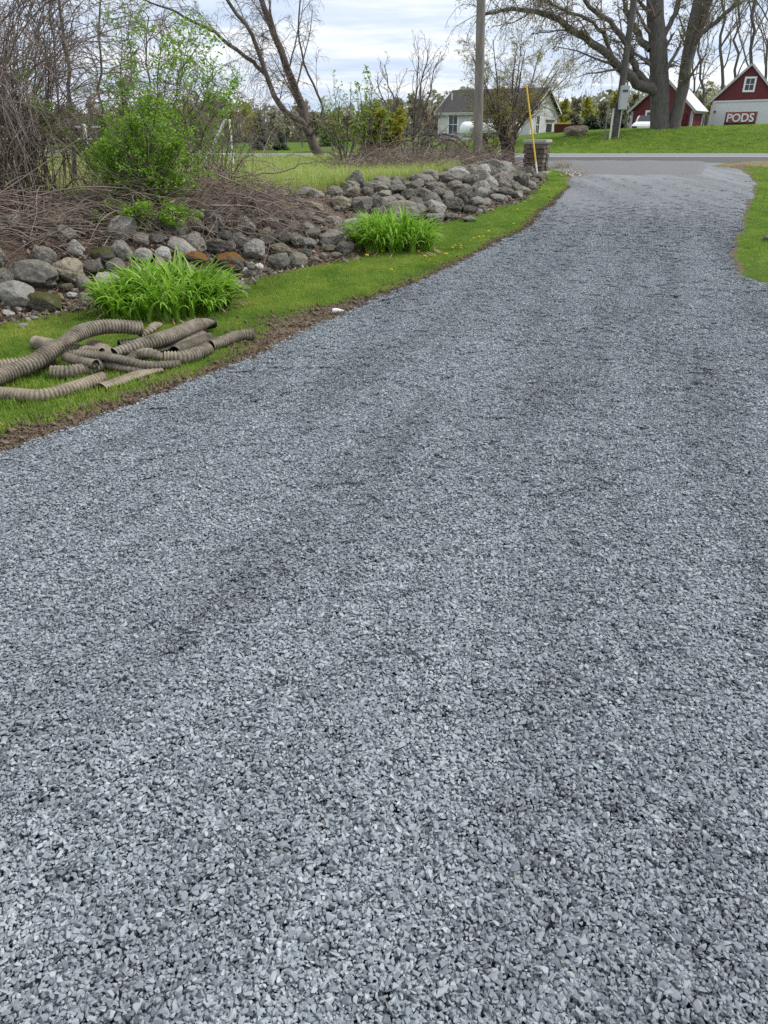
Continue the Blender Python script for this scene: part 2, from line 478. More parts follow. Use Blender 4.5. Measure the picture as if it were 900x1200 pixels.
# ------------------------------------------------------------------ scatter through points (only for stuff nobody could count)
def scatter(name, P, rot, scl, idx, protos, kind='stuff'):
    me = bpy.data.meshes.new(name)
    me.vertices.add(len(P)); me.vertices.foreach_set('co', np.asarray(P, np.float32).reshape(-1))
    a = me.attributes.new('rot', 'FLOAT_VECTOR', 'POINT'); a.data.foreach_set('vector', np.asarray(rot, np.float32).reshape(-1))
    a = me.attributes.new('scl', 'FLOAT', 'POINT'); a.data.foreach_set('value', np.asarray(scl, np.float32))
    a = me.attributes.new('pick', 'INT', 'POINT'); a.data.foreach_set('value', np.asarray(idx, np.int32))
    o = link(bpy.data.objects.new(name, me)); tag(o, kind=kind)
    c = bpy.data.collections.new(name + ' pieces')
    for p in protos: c.objects.link(p)
    ng = bpy.data.node_groups.new(name + ' scatter', 'GeometryNodeTree')
    ng.interface.new_socket('Geometry', in_out='INPUT', socket_type='NodeSocketGeometry')
    ng.interface.new_socket('Geometry', in_out='OUTPUT', socket_type='NodeSocketGeometry')
    gi = ng.nodes.new('NodeGroupInput'); go = ng.nodes.new('NodeGroupOutput')
    ci = ng.nodes.new('GeometryNodeCollectionInfo'); ci.inputs['Collection'].default_value = c
    ci.inputs['Separate Children'].default_value = True; ci.inputs['Reset Children'].default_value = True
    io = ng.nodes.new('GeometryNodeInstanceOnPoints'); io.inputs['Pick Instance'].default_value = True
    def na(nm, t):
        n = ng.nodes.new('GeometryNodeInputNamedAttribute'); n.data_type = t; n.inputs[0].default_value = nm
        return n.outputs['Attribute']
    e2r = ng.nodes.new('FunctionNodeEulerToRotation')
    L = ng.links.new
    L(gi.outputs[0], io.inputs['Points']); L(ci.outputs[0], io.inputs['Instance'])
    L(na('rot', 'FLOAT_VECTOR'), e2r.inputs[0]); L(e2r.outputs[0], io.inputs['Rotation'])
    L(na('scl', 'FLOAT'), io.inputs['Scale']); L(na('pick', 'INT'), io.inputs['Instance Index'])
    L(io.outputs[0], go.inputs[0])
    md = o.modifiers.new('scatter', 'NODES'); md.node_group = ng
    return o

def proto(name, V, F, mat, smooth=False):
    me = bpy.data.meshes.new(name); me.from_pydata(V.tolist(), [], F.tolist() if isinstance(F, np.ndarray) else F); me.materials.append(mat)
    if smooth: me.polygons.foreach_set('use_smooth', [True] * len(me.polygons))
    me.update()
    return bpy.data.objects.new(name, me)

# ------------------------------------------------------------------ crushed stone
def hull(pts):
    bm = bmesh.new()
    for p in pts: bm.verts.new(p)
    r = bmesh.ops.convex_hull(bm, input=list(bm.verts))
    bmesh.ops.delete(bm, geom=[v for v in bm.verts if not v.link_faces], context='VERTS')
    bm.verts.index_update(); bm.verts.ensure_lookup_table()
    V = np.array([v.co[:] for v in bm.verts]); F = [[v.index for v in f.verts] for f in bm.faces]
    bm.free(); return V, F

chips = []
for k in range(28):
    n = rng.integers(8, 13)
    p = rng.normal(size=(n, 3)); p /= np.linalg.norm(p, axis=1)[:, None]
    p *= rng.uniform(.82, 1.1, (n, 1))
    p *= np.array([1, rng.uniform(.5, .88), rng.uniform(.26, .55)])
    chips.append(hull(p))

m, nt, b = newmat('blue grey crushed limestone')
g = nt.nodes.new('ShaderNodeNewGeometry')
c = ramp(nt, g.outputs['Random Per Island'], [(0, (.092, .108, .124)), (.18, (.172, .197, .222)), (.5, (.255, .288, .32)), (.85, (.335, .372, .405)), (.985, (.42, .452, .475)), (1, (.33, .305, .26))])
f = noise(nt, 130, 4, .7)
c = mixc(nt, mathn(nt, 'MULTIPLY', f, .45), c, (.165, .188, .211))
mpb = nt.nodes.new('ShaderNodeMapping'); mpb.vector_type = 'TEXTURE'; mpb.inputs['Rotation'].default_value = (0, 0, R(-19)); mpb.inputs['Scale'].default_value = (1 / 2.1, 1 / .30, 1)
nt.links.new(g.outputs['Position'], mpb.inputs[0])
band = noise(nt, 1.0, 3, .55, vec=mpb.outputs[0])
c = mixc(nt, 1.0, c, ramp(nt, band, [(.34, (.70, .70, .71)), (.5, (.89, .89, .89)), (.66, (1.02, 1.02, 1.01))]), 'MULTIPLY')
nt.links.new(c, b.inputs['Base Color']); b.inputs['Roughness'].default_value = .72; b.inputs['Specular IOR Level'].default_value = .35
bump(nt, b, f, .35, .002)
M['stone_chip'] = m

def rotm(a, b2, c2):
    ca, sa, cb, sb, cc, sc = math.cos(a), math.sin(a), math.cos(b2), math.sin(b2), math.cos(c2), math.sin(c2)
    return np.array([[cc, -sc, 0], [sc, cc, 0], [0, 0, 1]]) @ np.array([[cb, 0, sb], [0, 1, 0], [-sb, 0, cb]]) @ np.array([[1, 0, 0], [0, ca, -sa], [0, sa, ca]])

patches = []
for k in range(16):
    VV, FF, off = [], [], 0
    pts = []
    step = .0118
    for i in range(-10, 11):
        for j in range(-10, 11):
            x = (i + .5 * (j % 2)) * step; y = j * step * .87
            if math.hypot(x, y) < .078 + rng.uniform(-.012, .012):
                pts.append((x + rng.normal() * .004, y + rng.normal() * .004))
    for (x, y) in pts:
        cv, cf = chips[rng.integers(len(chips))]
        s = float(np.clip(rng.lognormal(-4.78, .35), .0042, .0175))
        Rm = rotm(rng.normal() * .34, rng.normal() * .34, rng.uniform(0, 6.28))
        v = (cv * s) @ Rm.T + np.array([x, y, .004 + rng.normal() * .0045])
        VV.append(v); FF += [[q + off for q in f] for f in cf]; off += len(v)
    patches.append(proto('stone_patch', np.concatenate(VV), FF, M['stone_chip']))

P = []
def fill(y0, y1, step, pmax=None):
    for y in np.arange(y0, y1, step * .87):
        lo = max(float(xl(y)) - .02, -1.1 - .72 * y - .25); hi = min(float(xr(y)) + .02, 1.1 + .72 * y + .25)
        if hi <= lo: continue
        xs = np.arange(lo, hi, step)
        xs = xs + rng.uniform(-.35, .35, len(xs)) * step; yy = y + rng.uniform(-.35, .35, len(xs)) * step
        if pmax is not None:
            k = rng.random(len(xs)) < pmax(y); xs, yy = xs[k], yy[k]
        P.append(np.stack([xs, yy, gz(xs, yy)], -1))
fill(.3, 4.2, .072); fill(4.2, 9.5, .082)
fill(9.5, 20.5, .10, lambda y: 1 - .96 * float(sstep(9.5, 17.5, y)))
P = np.concatenate(P)
keep = (P[:, 0] > xl(P[:, 1]) - .02) & (P[:, 0] < xr(P[:, 1]) + .03)
P = P[keep]
edge_d = np.minimum(P[:, 0] - xl(P[:, 1]), xr(P[:, 1]) - P[:, 0])
P[:, 2] -= .03 * (1 - sstep(-.02, .14, edge_d)) + .007 * sstep(8, 15, P[:, 1])
nP = len(P)
tilt = rng.normal(size=(nP, 2)) * .09
g_o = scatter('driveway_gravel', P + np.array([0, 0, .002]) + np.stack([np.zeros(nP), np.zeros(nP), rng.normal(size=nP) * .003], -1), np.stack([tilt[:, 0], tilt[:, 1], rng.uniform(0, 6.28, nP)], -1), rng.uniform(.78, .98, nP), rng.integers(0, 16, nP), patches)
tag(g_o, 'blue grey crushed stone spread over the whole driveway', 'gravel')

# ------------------------------------------------------------------ grass
def tuft(n, h, w, spread, r, lean=.5):
    VV, FF = [], []
    for k in range(n):
        a = r.uniform(0, 6.28); l = h * r.uniform(.55, 1.15); d = np.array([math.cos(a), math.sin(a), 0])
        p0 = np.array([r.normal() * spread, r.normal() * spread, -.004])
        le = abs(r.normal()) * lean
        p1 = p0 + np.array([0, 0, l * .55]) + d * l * le * .35; p2 = p0 + np.array([0, 0, l * (1 - .25 * le)]) + d * l * le
        sd = np.array([-d[1], d[0], 0]) * w * r.uniform(.7, 1.2)
        q = len(VV)
        VV += [p0 - sd, p0 + sd, p1 - sd * .8, p1 + sd * .8, p2]
        FF += [[q, q + 1, q + 3, q + 2], [q + 2, q + 3, q + 4]]
    return np.array(VV), FF

M['lawn_blade'] = leafmat('lawn grass blade', [(.09, .18, .017), (.138, .275, .025), (.195, .345, .038), (.30, .37, .10)], .42, patchy=True)
M['meadow_blade'] = leafmat('meadow grass blade', [(.18, .34, .03), (.26, .44, .05), (.46, .44, .20), (.22, .40, .045)], .5)
M['dry_blade'] = leafmat('dry grass blade', [(.25, .19, .11), (.42, .34, .21), (.18, .13, .08)], .25)
lawn_t = [proto('lawn_tuft', *tuft(16, .042, .0017, .022, rng), M['lawn_blade']) for _ in range(8)]
mead_t = [proto('meadow_tuft', *tuft(18, .26, .0042, .05, rng, .7), M['meadow_blade']) for _ in range(5)]
dry_t = [proto('dry_tuft', *tuft(16, .30, .0032, .05, rng, .9), M['dry_blade']) for _ in range(5)]

def spread(n, x0, x1, y0, y1, keep):
    x = rng.uniform(x0, x1, n); y = rng.uniform(y0, y1, n)
    k = keep(x, y); return x[k], y[k]
def lawn_keep(x, y):
    s, _ = wall_s(x, y)
    e = xl(y) - x
    left = (e > dirt_w(y) * rng.uniform(.1, 1.25, len(x)) ** np.where(dirt_w(y) > .3, .35, 1)) & (s < -.10 - (.30 + .75 * (y < 9.2)) * rng.random(len(x)) ** 1.5 * (y < 11)) & (y < 28.5)
    right = (x - xr(y) > -.02 + .14 * rng.random(len(x))) & (y < 27.8) & (np.exp(-(((x - 12.6) / 2.4) ** 2 + ((y - 25.6) / 1.8) ** 2)) < .5 * rng.random(len(x)) + .1)
    thin = rng.random(len(x)) > np.clip(.1 + .8 * wob(x, y, 1.3, 77), 0, .62)
    return (left | right) & thin
A = [spread(150000, -8, 3, 3.2, 11, lawn_keep), spread(60000, -4, 5.5, 11, 28, lawn_keep), spread(42000, 4, 14, 8, 28, lawn_keep)]
x = np.concatenate([a[0] for a in A]); y = np.concatenate([a[1] for a in A])
nn = len(x); sc = rng.uniform(.75, 1.25, nn) * (1 + .35 * wob(x, y, 1.7, 44)) * (1 + .5 * sstep(10, 20, y))
lg = scatter('lawn_grass', np.stack([x, y, H(x, y)], -1), np.stack([rng.normal(size=nn) * .12, rng.normal(size=nn) * .12, rng.uniform(0, 6.28, nn)], -1), sc, rng.integers(0, 8, nn), lawn_t)
tag(lg, 'short bright green lawn grass along the driveway', 'grass')
# far lawn over the road
def far_keep(x, y): return (y > 43.9) & (np.abs(x) < .8 * y)
x, y = spread(26000, -14, 34, 43.9, 57, far_keep); nn = len(x)
fg = scatter('bank_grass', np.stack([x, y, H(x, y)], -1), np.stack([np.zeros(nn), np.zeros(nn), rng.uniform(0, 6.28, nn)], -1), rng.uniform(2.2, 4.2, nn), rng.integers(0, 8, nn), lawn_t)
tag(fg, 'mown green grass on the bank beyond the road', 'grass')
# meadow behind the rocks
def mead_keep(x, y):
    s, _ = wall_s(x, y)
    return (s > 2.2) & (y < 28.3) & (wob(x, y, .6, 15) + rng.normal(size=len(x)) * .25 < .6) & (np.hypot(x + 2.1, (y - 20)) > 0)
x, y = spread(26000, -15, 2.0, 12.0, 28.3, mead_keep); nn = len(x)
mg = scatter('meadow_grass', np.stack([x, y, H(x, y)], -1), np.stack([rng.normal(size=nn) * .15, rng.normal(size=nn) * .15, rng.uniform(0, 6.28, nn)], -1), rng.uniform(.6, 1.5, nn), rng.integers(0, 5, nn), mead_t)
tag(mg, 'rough green meadow grass behind the rock bank', 'grass')
def dry_keep(x, y):
    s, _ = wall_s(x, y)
    a = (s > 1.2) & (y < 28.5) & (wob(x, y, .6, 15) + rng.normal(size=len(x)) * .25 > .3) & (x < 3.2)
    h = np.exp(-(((x - 12.6) / 2.4) ** 2 + ((y - 25.6) / 1.8) ** 2)) > .35
    return a | (h & (x > xr(y) + .1))
x, y = spread(9000, -13, 14, 9.5, 28.5, dry_keep); nn = len(x)
dg_ = scatter('dry_grass', np.stack([x, y, H(x, y)], -1), np.stack([rng.normal(size=nn) * .2, rng.normal(size=nn) * .2, rng.uniform(0, 6.28, nn)], -1), np.where(x > 8, .3, 1) * rng.uniform(.4, 1.1, nn), rng.integers(0, 5, nn), dry_t)
tag(dg_, 'straw coloured dead grass in the field and by the drive mouth', 'grass')

# crumbs of soil and small stones on the bare strip
m_clod = simple('soil clod', (.12, .088, .063), .95, 30, .55, bmp=.4)
clod_p = []
for k in range(8):
    VV, FF, off = [], [], 0
    for q in range(9):
        cv, cf = chips[rng.integers(len(chips))]
        s = rng.lognormal(-4.6, .55); s = min(s, .035)
        v = (cv * np.array([1, 1, 1.25]) * s) @ rotm(rng.normal(), rng.normal(), rng.uniform(0, 6)).T + np.array([rng.normal() * .05, rng.normal() * .05, s * .25])
        VV.append(v); FF += [[i + off for i in f] for f in cf]; off += len(v)
    clod_p.append(proto('clod_patch', np.concatenate(VV), FF, m_clod))
y = rng.uniform(3.4, 19, 3600); wd = dirt_w(y); x = xl(y) - rng.uniform(-.05, 1, len(y)) * wd * 1.05
p_keep = rng.random(len(y)) < np.clip(14 / (y ** 1.5) + .45 * np.exp(-((y - 6.3) / .9) ** 2), .06, 1)
x, y = x[p_keep], y[p_keep]; nn = len(x)
dc = scatter('verge_dirt', np.stack([x, y, H(x, y)], -1), np.stack([np.zeros(nn), np.zeros(nn), rng.uniform(0, 6.28, nn)], -1), rng.uniform(.5, 1.1, nn), rng.integers(0, 8, nn), clod_p)
tag(dc, 'loose brown soil crumbs on the bare strip beside the drive', 'dirt')

# last year's leaves caught between the rocks
lx, ly = [], []
while len(lx) < 15000:
    t_ = rng.uniform(0, 30); i_ = rng.integers(1, len(WALL) - 3)
    e_ = WALL[i_ + 1] - WALL[i_]; u_ = rng.random(); L_ = np.hypot(*e_)
    s_ = rng.uniform(-.15, 2.6)
    q_ = WALL[i_] + e_ * u_ + np.array([-e_[1], e_[0]]) / L_ * s_
    lx.append(q_[0]); ly.append(q_[1])
lx, ly = np.array(lx), np.array(ly)
C_ = np.stack([lx, ly, H(lx, ly) + .012 + .02 * rng.random(len(lx))], -1)
v_, f_ = leaves_at(C_, .028, rng, 0, .6)
lf_ = mesh_obj('fallen_leaves', v_, f_, leafmat('dead brown leaf', [(.06, .042, .03), (.13, .088, .06), (.21, .15, .10), (.27, .22, .165)], .1))
tag(lf_, 'brown dead leaves caught between the rocks of the bank', 'leaves', kind='stuff')

# small broken stone between the fieldstones
VV, FF, off = [], [], 0
for k in range(2600):
    i_ = rng.integers(1, len(WALL) - 3); e_ = WALL[i_ + 1] - WALL[i_]; L_ = np.hypot(*e_)
    s_ = rng.uniform(-.22, 2.0) if i_ > 6 else rng.uniform(-.25, 1.4)
    q_ = WALL[i_] + e_ * rng.random() + np.array([-e_[1], e_[0]]) / L_ * s_
    cv, cf = chips[rng.integers(len(chips))]; sz = float(np.clip(rng.lognormal(-3.5, .45), .012, .075))
    VV.append((cv * np.array([1, 1, 1.4]) * sz) @ rotm(rng.normal() * .5, rng.normal() * .5, rng.uniform(0, 6.28)).T + np.array([q_[0], q_[1], float(H(q_[0], q_[1])) + sz * .25]))
    FF += [[i + off for i in f] for f in cf]; off += len(cv)
mr, nt, b = newmat('broken fieldstone'); g = nt.nodes.new('ShaderNodeNewGeometry')
c = ramp(nt, g.outputs['Random Per Island'], [(0, (.06, .054, .048)), (.5, (.14, .13, .115)), (.85, (.24, .225, .20)), (1, (.42, .41, .39))])
nt.links.new(mixc(nt, mathn(nt, 'MULTIPLY', noise(nt, 40, 4, .7), .6), c, (.07, .06, .05)), b.inputs['Base Color']); b.inputs['Roughness'].default_value = .9
rb_ = mesh_obj('bank_rubble', np.concatenate(VV), FF, mr)
tag(rb_, 'small broken stones filling the gaps of the rock bank', 'rubble', kind='stuff')
# ------------------------------------------------------------------ rocks
def rockmat(name, lo, mid, hi, lichen=.35, moss=0.0, mosscol=(.075, .085, .015)):
    m, nt, b = newmat(name)
    tc = nt.nodes.new('ShaderNodeTexCoord'); oi = nt.nodes.new('ShaderNodeObjectInfo')
    ad = nt.nodes.new('ShaderNodeVectorMath'); ad.operation = 'ADD'
    sc_ = nt.nodes.new('ShaderNodeVectorMath'); sc_.operation = 'SCALE'; sc_.inputs['Scale'].default_value = 37.0
    cmb = nt.nodes.new('ShaderNodeCombineXYZ')
    for i in range(3): nt.links.new(oi.outputs['Random'], cmb.inputs[i])
    nt.links.new(cmb.outputs[0], sc_.inputs[0])
    nt.links.new(tc.outputs['Object'], ad.inputs[0]); nt.links.new(sc_.outputs[0], ad.inputs[1])
    v = ad.outputs[0]
    f = noise(nt, 5.5, 8, .72, vec=v); g = noise(nt, 1.6, 4, .6, vec=v); sp = noise(nt, 30, 3, .8, vec=v)
    c = ramp(nt, mathn(nt, 'ADD', mathn(nt, 'MULTIPLY', f, .72), mathn(nt, 'MULTIPLY', sp, .28)), [(.3, lo), (.48, mid), (.68, hi)])
    ov = ramp(nt, oi.outputs['Random'], [(0, (.62, .61, .59)), (.4, (.92, .90, .87)), (.7, (1.08, 1.04, .98)), (1, (1.45, 1.42, 1.38))])
    c = mixc(nt, 1.0, c, ov, 'MULTIPLY')
    li = ramp(nt, mathn(nt, 'ADD', mathn(nt, 'MULTIPLY', f, .5), mathn(nt, 'MULTIPLY', g, .5)), [(.54, (0, 0, 0)), (.565, (lichen + .15,) * 3)])
    c = mixc(nt, li, c, (.36, .36, .32))
    ge = nt.nodes.new('ShaderNodeNewGeometry'); sx_ = nt.nodes.new('ShaderNodeSeparateXYZ'); nt.links.new(ge.outputs['Normal'], sx_.inputs[0])
    mo = ramp(nt, mathn(nt, 'ADD', mathn(nt, 'MULTIPLY', sx_.outputs[2], .35), mathn(nt, 'MULTIPLY', g, .9)), [(.68 - .3 * moss, (0, 0, 0)), (.80 - .3 * moss, (1, 1, 1))])
    c = mixc(nt, mathn(nt, 'MULTIPLY', mo, .25 + .75 * (moss > 0)), c, mosscol)
    nt.links.new(c, b.inputs['Base Color']); b.inputs['Roughness'].default_value = .88; b.inputs['Specular IOR Level'].default_value = .2
    bump(nt, b, mathn(nt, 'ADD', f, mathn(nt, 'MULTIPLY', sp, .5)),   .7, .045)
    return m
RM = {
    'grey': rockmat('grey fieldstone', (.06, .056, .051), (.175, .166, .152), (.35, .335, .31)),
    'tan': rockmat('tan fieldstone', (.08, .068, .05), (.20, .175, .135), (.34, .31, .245), .25),
    'dark': rockmat('dark fieldstone', (.04, .037, .034), (.115, .107, .097), (.24, .228, .208), .25),
    'pale': rockmat('pale fieldstone', (.14, .14, .135), (.28, .275, .265), (.44, .435, .42), .3),
    'mossy': rockmat('mossy fieldstone', (.04, .037, .032), (.115, .108, .095), (.22, .21, .18), .15, .5, (.07, .072, .02)),
    'orange': rockmat('orange lichen fieldstone', (.045, .043, .04), (.11, .105, .095), (.2, .19, .17), .2, .42, (.17, .085, .025)),
    'white': rockmat('white stone', (.45, .45, .44), (.6, .6, .58), (.72, .72, .7), .1),
}

def rock_mesh(k, sub, angular):
    r = np.random.default_rng(500 + k)
    bm = bmesh.new(); bmesh.ops.create_icosphere(bm, subdivisions=sub, radius=1)
    off = Vector(r.uniform(-50, 50, 3))
    planes = [(Vector(r.normal(size=3)).normalized(), r.uniform(.62, .9)) for _ in range(int(angular))]
    for v in bm.verts:
        d = v.co.normalized()
        rr = 1 + .24 * mnoise.noise(d * 1.1 + off) + .12 * mnoise.noise(d * 2.6 + off) + .05 * mnoise.noise(d * 6 + off) + .022 * mnoise.noise(d * 14 + off)
        # superellipsoid: blockier than a ball
        e = 2.6; q = (abs(d.x) ** e + abs(d.y) ** e + abs(d.z) ** e) ** (-1 / e)
        p = d * rr * (.55 + .45 * q)
        for n_, h_ in planes:
            t = p.dot(n_)
            if t > h_: p = p - n_ * (t - h_) * (.93 + .2 * mnoise.noise(p * 4 + off))
        v.co = p
    ext = [max(abs(v.co[i]) for v in bm.verts) for i in range(3)]
    for v in bm.verts: v.co = Vector([v.co[i] / ext[i] for i in range(3)])
    me = bpy.data.meshes.new('rock')
    bm.to_mesh(me); bm.free()
    me.polygons.foreach_set('use_smooth', [True] * len(me.polygons))
    return me
ROCKS = [rock_mesh(k, 5, [3, 4, 6, 2, 8, 6, 10, 4, 7, 2, 6, 9][k]) for k in range(12)]
MESHM = {}
def rock(loc, half, kind, mesh_i, rot, name='field_rock'):
    key = (mesh_i, kind)
    if key not in MESHM:
        me = ROCKS[mesh_i].copy(); me.materials.append(RM[kind]); MESHM[key] = me
    o = bpy.data.objects.new(name, MESHM[key])
    o.location = tuple(map(float, loc)); o.scale = tuple(map(float, half)); o.rotation_euler = rot
    return link(o)

PLACED = []    # (pos, radius)
# px, py, width px, height px, kind, mesh, roll deg, label
HAND = [
 (41, 321, 60, 33, 'grey', 0, 12, 'long rounded grey boulder at the end of the bank by the vine thicket'),
 (79, 318, 39, 32, 'tan', 9, 8, 'smooth tan egg-shaped boulder beside the long grey boulder'),
 (52, 299, 28, 22, 'grey', 3, 20, 'grey oval rock lying on top of the gap behind the long boulder'),
 (20, 345, 54, 32, 'pale', 7, 5, 'broad flat pale lichen boulder low in the grass below the long grey boulder'),
 (89, 291, 20, 17, 'pale', 6, 35, 'tilted pale angular slab between the oval rock and the mossy rock'),
 (119, 298, 32, 18, 'mossy', 1, -5, 'dark rock with a green moss cap in the shade of the shrub'),
 (144, 293, 28, 22, 'grey', 8, 25, 'grey lichen rock just past the moss-capped rock'),
 (168, 299, 22, 18, 'pale', 3, 0, 'round pale rock right above the nearer lily clump'),
 (190, 299, 22, 20, 'pale', 9, 0, 'second round pale rock above the nearer lily clump, beside the slanting slab'),
 (136, 312, 22, 18, 'grey', 4, 40, 'grey blocky rock behind the edge of the nearer lily clump'),
 (126, 328, 34, 16, 'pale', 5, 8, 'flat pale speckled rock touching the nearer lily clump'),
 (96, 329, 20, 18, 'grey', 2, 50, 'small grey upright rock beside the tan egg-shaped boulder'),
 (108, 313, 24, 17, 'dark', 10, 0, 'dark squat rock behind the small grey upright rock'),
 (84, 346, 15, 7, 'white', 5, 3, 'small flat whitish stone in front of the tan boulder'),
 (77, 336, 18, 10, 'tan', 2, 0, 'small tan stone wedged under the tan boulder'),
 (101, 349, 24, 12, 'pale', 6, 0, 'low pale stone with dead twigs beside the nearer lily clump'),
 (56, 355, 44, 24, 'mossy', 11, 20, 'dark jagged mossy rock under the tan boulder'),
 (22, 362, 10, 6, 'white', 6, 0, 'small white stone beside the broad flat boulder'),
 (27, 382, 14, 7, 'pale', 5, 0, 'small pale stone lying in the mossy lawn near the pipes'),
 (2, 326, 28, 26, 'dark', 1, 0, 'dark round rock beside the end of the long grey boulder'),
 (178, 263, 28, 21, 'dark', 0, 0, 'big dark rounded rock high under the green shrub'),
 (164, 281, 22, 17, 'grey', 9, 10, 'grey round rock below the big dark rock under the shrub'),
 (184, 278, 18, 13, 'pale', 4, 0, 'pale knobbly rock next to the round one under the shrub'),
 (197, 270, 22, 18, 'dark', 3, 0, 'dark rock beside the pale upright rock under the shrub'),
 (210, 268, 20, 22, 'pale', 6, 60, 'pale upright pointed rock at the edge of the green shrub'),
 (229, 263, 24, 18, 'tan', 8, 20, 'tan angular rock at the edge of the brush pile'),
 (251, 261, 28, 24, 'grey', 0, 30, 'large leaning grey oval rock at the edge of the brush pile'),
 (228, 277, 15, 12, 'pale', 3, 0, 'small pale round rock in front of the tan angular rock'),
 (247, 269, 20, 14, 'dark', 1, 0, 'dark rock tucked under the leaning grey oval rock'),
 (263, 277, 20, 14, 'grey', 9, 10, 'grey smooth rock below the leaning grey oval rock'),
 (274, 270, 15, 11, 'tan', 2, 0, 'small tan rock on top of the smooth grey one'),
 (212, 290, 42, 16, 'pale', 5, 28, 'long pale slanting slab above the nearer lily clump'),
 (226, 301, 38, 14, 'orange', 7, 5, 'flat rock covered in orange moss above the nearer lily clump'),
 (250, 288, 36, 18, 'dark', 3, 0, 'wide dark rock behind the big rock with the orange lichen cap'),
 (268, 306, 38, 24, 'orange', 1, 5, 'big dark boulder with an orange lichen cap in the front row'),
 (297, 293, 29, 25, 'pale', 9, 0, 'round pale grey boulder like a ball in the front row'),
 (326, 306, 28, 20, 'pale', 2, -10, 'pale domed rock standing in front of the flat tan rock'),
 (329, 293, 32, 16, 'tan', 7, 8, 'flat tan rock beside the ball-like boulder'),
 (349, 304, 26, 16, 'grey', 4, 10, 'grey wedge-shaped rock in the front row by the lawn'),
 (284, 282, 28, 18, 'grey', 8, 12, 'grey rock above the ball-like boulder'),
 (311, 281, 27, 20, 'dark', 0, 0, 'dark rock under the overhanging twigs above the flat tan rock'),
 (332, 278, 20, 17, 'dark', 10, 0, 'dark rock half hidden by twigs of the brush pile'),
 (292, 312, 16, 11, 'dark', 6, 0, 'small dark stone in front of the orange-capped boulder'),
 (303, 312, 12, 8, 'white', 1, 0, 'small white pebble in the front row between dark stones'),
 (283, 316, 15, 7, 'white', 5, 0, 'flat white stone on the lawn edge before the orange-capped boulder'),
 (311, 317, 14, 7, 'dark', 2, 0, 'flat dark stone at the edge of the lawn under the domed rock'),
 (273, 334, 30, 16, 'grey', 5, 8, 'flat grey stone alone in the lawn beside the nearer lily clump'),
 (288, 339, 14, 8, 'tan', 4, 0, 'small tan stone touching the flat stone alone in the lawn'),
 (360, 285, 22, 13, 'pale', 9, 10, 'small pale oval rock under the loose twigs'),
 (357, 296, 18, 10, 'grey', 3, 0, 'small grey rock under the small pale oval rock'),
 (368, 304, 14, 8, 'grey', 7, 0, 'small flat grey stone at the front row end by the lawn'),
 (386, 291, 16, 9, 'tan', 0, 0, 'small tan stone among twigs before the farther lily clump'),
 (394, 299, 15, 7, 'grey', 5, 0, 'flat little stone in the lawn before the farther lily clump'),
 (412, 262, 26, 14, 'pale', 1, 0, 'pale rock behind the farther lily clump under twigs'),
 (399, 238, 26, 16, 'tan', 3, 0, 'tan rock on top of the bank at the end of the brush pile'),
 (300, 252, 26, 15, 'dark', 2, 0, 'dark rock deep inside the brush pile'),
 (471, 248, 62, 25, 'grey', 0, 4, 'huge grey boulder with a pale top behind the farther lily clump'),
 (417, 213, 24, 22, 'dark', 6, 50, 'pointed dark rock on top of the bank at the meadow grass'),
 (441, 219, 32, 14, 'grey', 7, 0, 'long low rock beside the pointed one on top of the bank'),
 (423, 239, 20, 25, 'grey', 4, 70, 'leaning upright slab between the twigs and the huge boulder'),
 (442, 238, 28, 22, 'dark', 8, 0, 'dark blocky rock behind the huge boulder'),
 (464, 222, 26, 12, 'grey', 9, 0, 'low rounded rock behind the huge boulder'),
 (480, 229, 22, 15, 'dark', 0, 0, None), (487, 219, 16, 13, 'dark', 11, 0, None), (506, 218, 20, 12, 'grey', 1, 0, None),
 (494, 228, 23, 16, 'dark', 3, 0, None), (513, 227, 20, 14, 'grey', 9, 0, None), (510, 243, 28, 16, 'grey', 4, 10, None),
 (509, 255, 24, 12, 'pale', 2, 0, 'pale low rock at the lawn edge just past the huge boulder'), (527, 254, 24, 10, 'grey', 7, 0, None),
 (530, 240, 27, 18, 'dark', 0, 0, None), (542, 231, 24, 20, 'dark', 8, 20, None), (533, 218, 19, 13, 'grey', 9, 0, None),
 (520, 207, 25, 13, 'grey', 1, 0, None), (537, 204, 27, 14, 'pale', 3, 5, 'broad pale rock crowning the loose heap'),
 (549, 212, 25, 17, 'grey', 2, 0, None), (562, 208, 22, 16, 'grey', 10, 0, None), (568, 201, 17, 14, 'pale', 6, 50, 'pale pointed rock on top of the loose heap near the wooden pole'),
 (574, 215, 22, 16, 'grey', 4, 30, None), (563, 227, 15, 17, 'pale', 8, 60, 'pale upright rock standing out at the front of the loose heap'),
 (558, 237, 19, 13, 'grey', 9, 0, None), (549, 246, 22, 10, 'dark', 5, 0, None), (550, 257, 20, 7, 'pale', 7, 0, 'flat pale stone lying alone in the lawn in front of the loose heap'),
 (588, 212, 28, 20, 'grey', 0, 0, None), (592, 196, 20, 16, 'grey', 1, 30, None), (578, 194, 24, 15, 'grey', 3, 0, None),
 (608, 210, 24, 25, 'dark', 9, 70, 'big dark rock at the end of the loose heap beside the stone pillar'),
 (592, 226, 34, 13, 'dark', 7, 5, None), (582, 232, 24, 9, 'pale', 5, 0, 'flat pale slab at the foot of the loose heap near the pillar'),
 (601, 200, 14, 12, 'dark', 8, 0, None), (556, 192, 18, 14, 'tan', 2, 0, None), (608, 227, 14, 7, 'grey', 11, 0, None),
 (524, 231, 17, 14, 'grey', 10, 0, None), (570, 236, 14, 9, 'dark', 1, 0, None), (497, 241, 18, 12, 'grey', 2, 0, None), (452, 228, 18, 10, 'grey', 11, 0, None),
 (430, 225, 18, 12, 'dark', 5, 0, None), (546, 222, 16, 12, 'dark', 4, 0, None), (583, 203, 16, 12, 'dark', 11, 0, None),
]
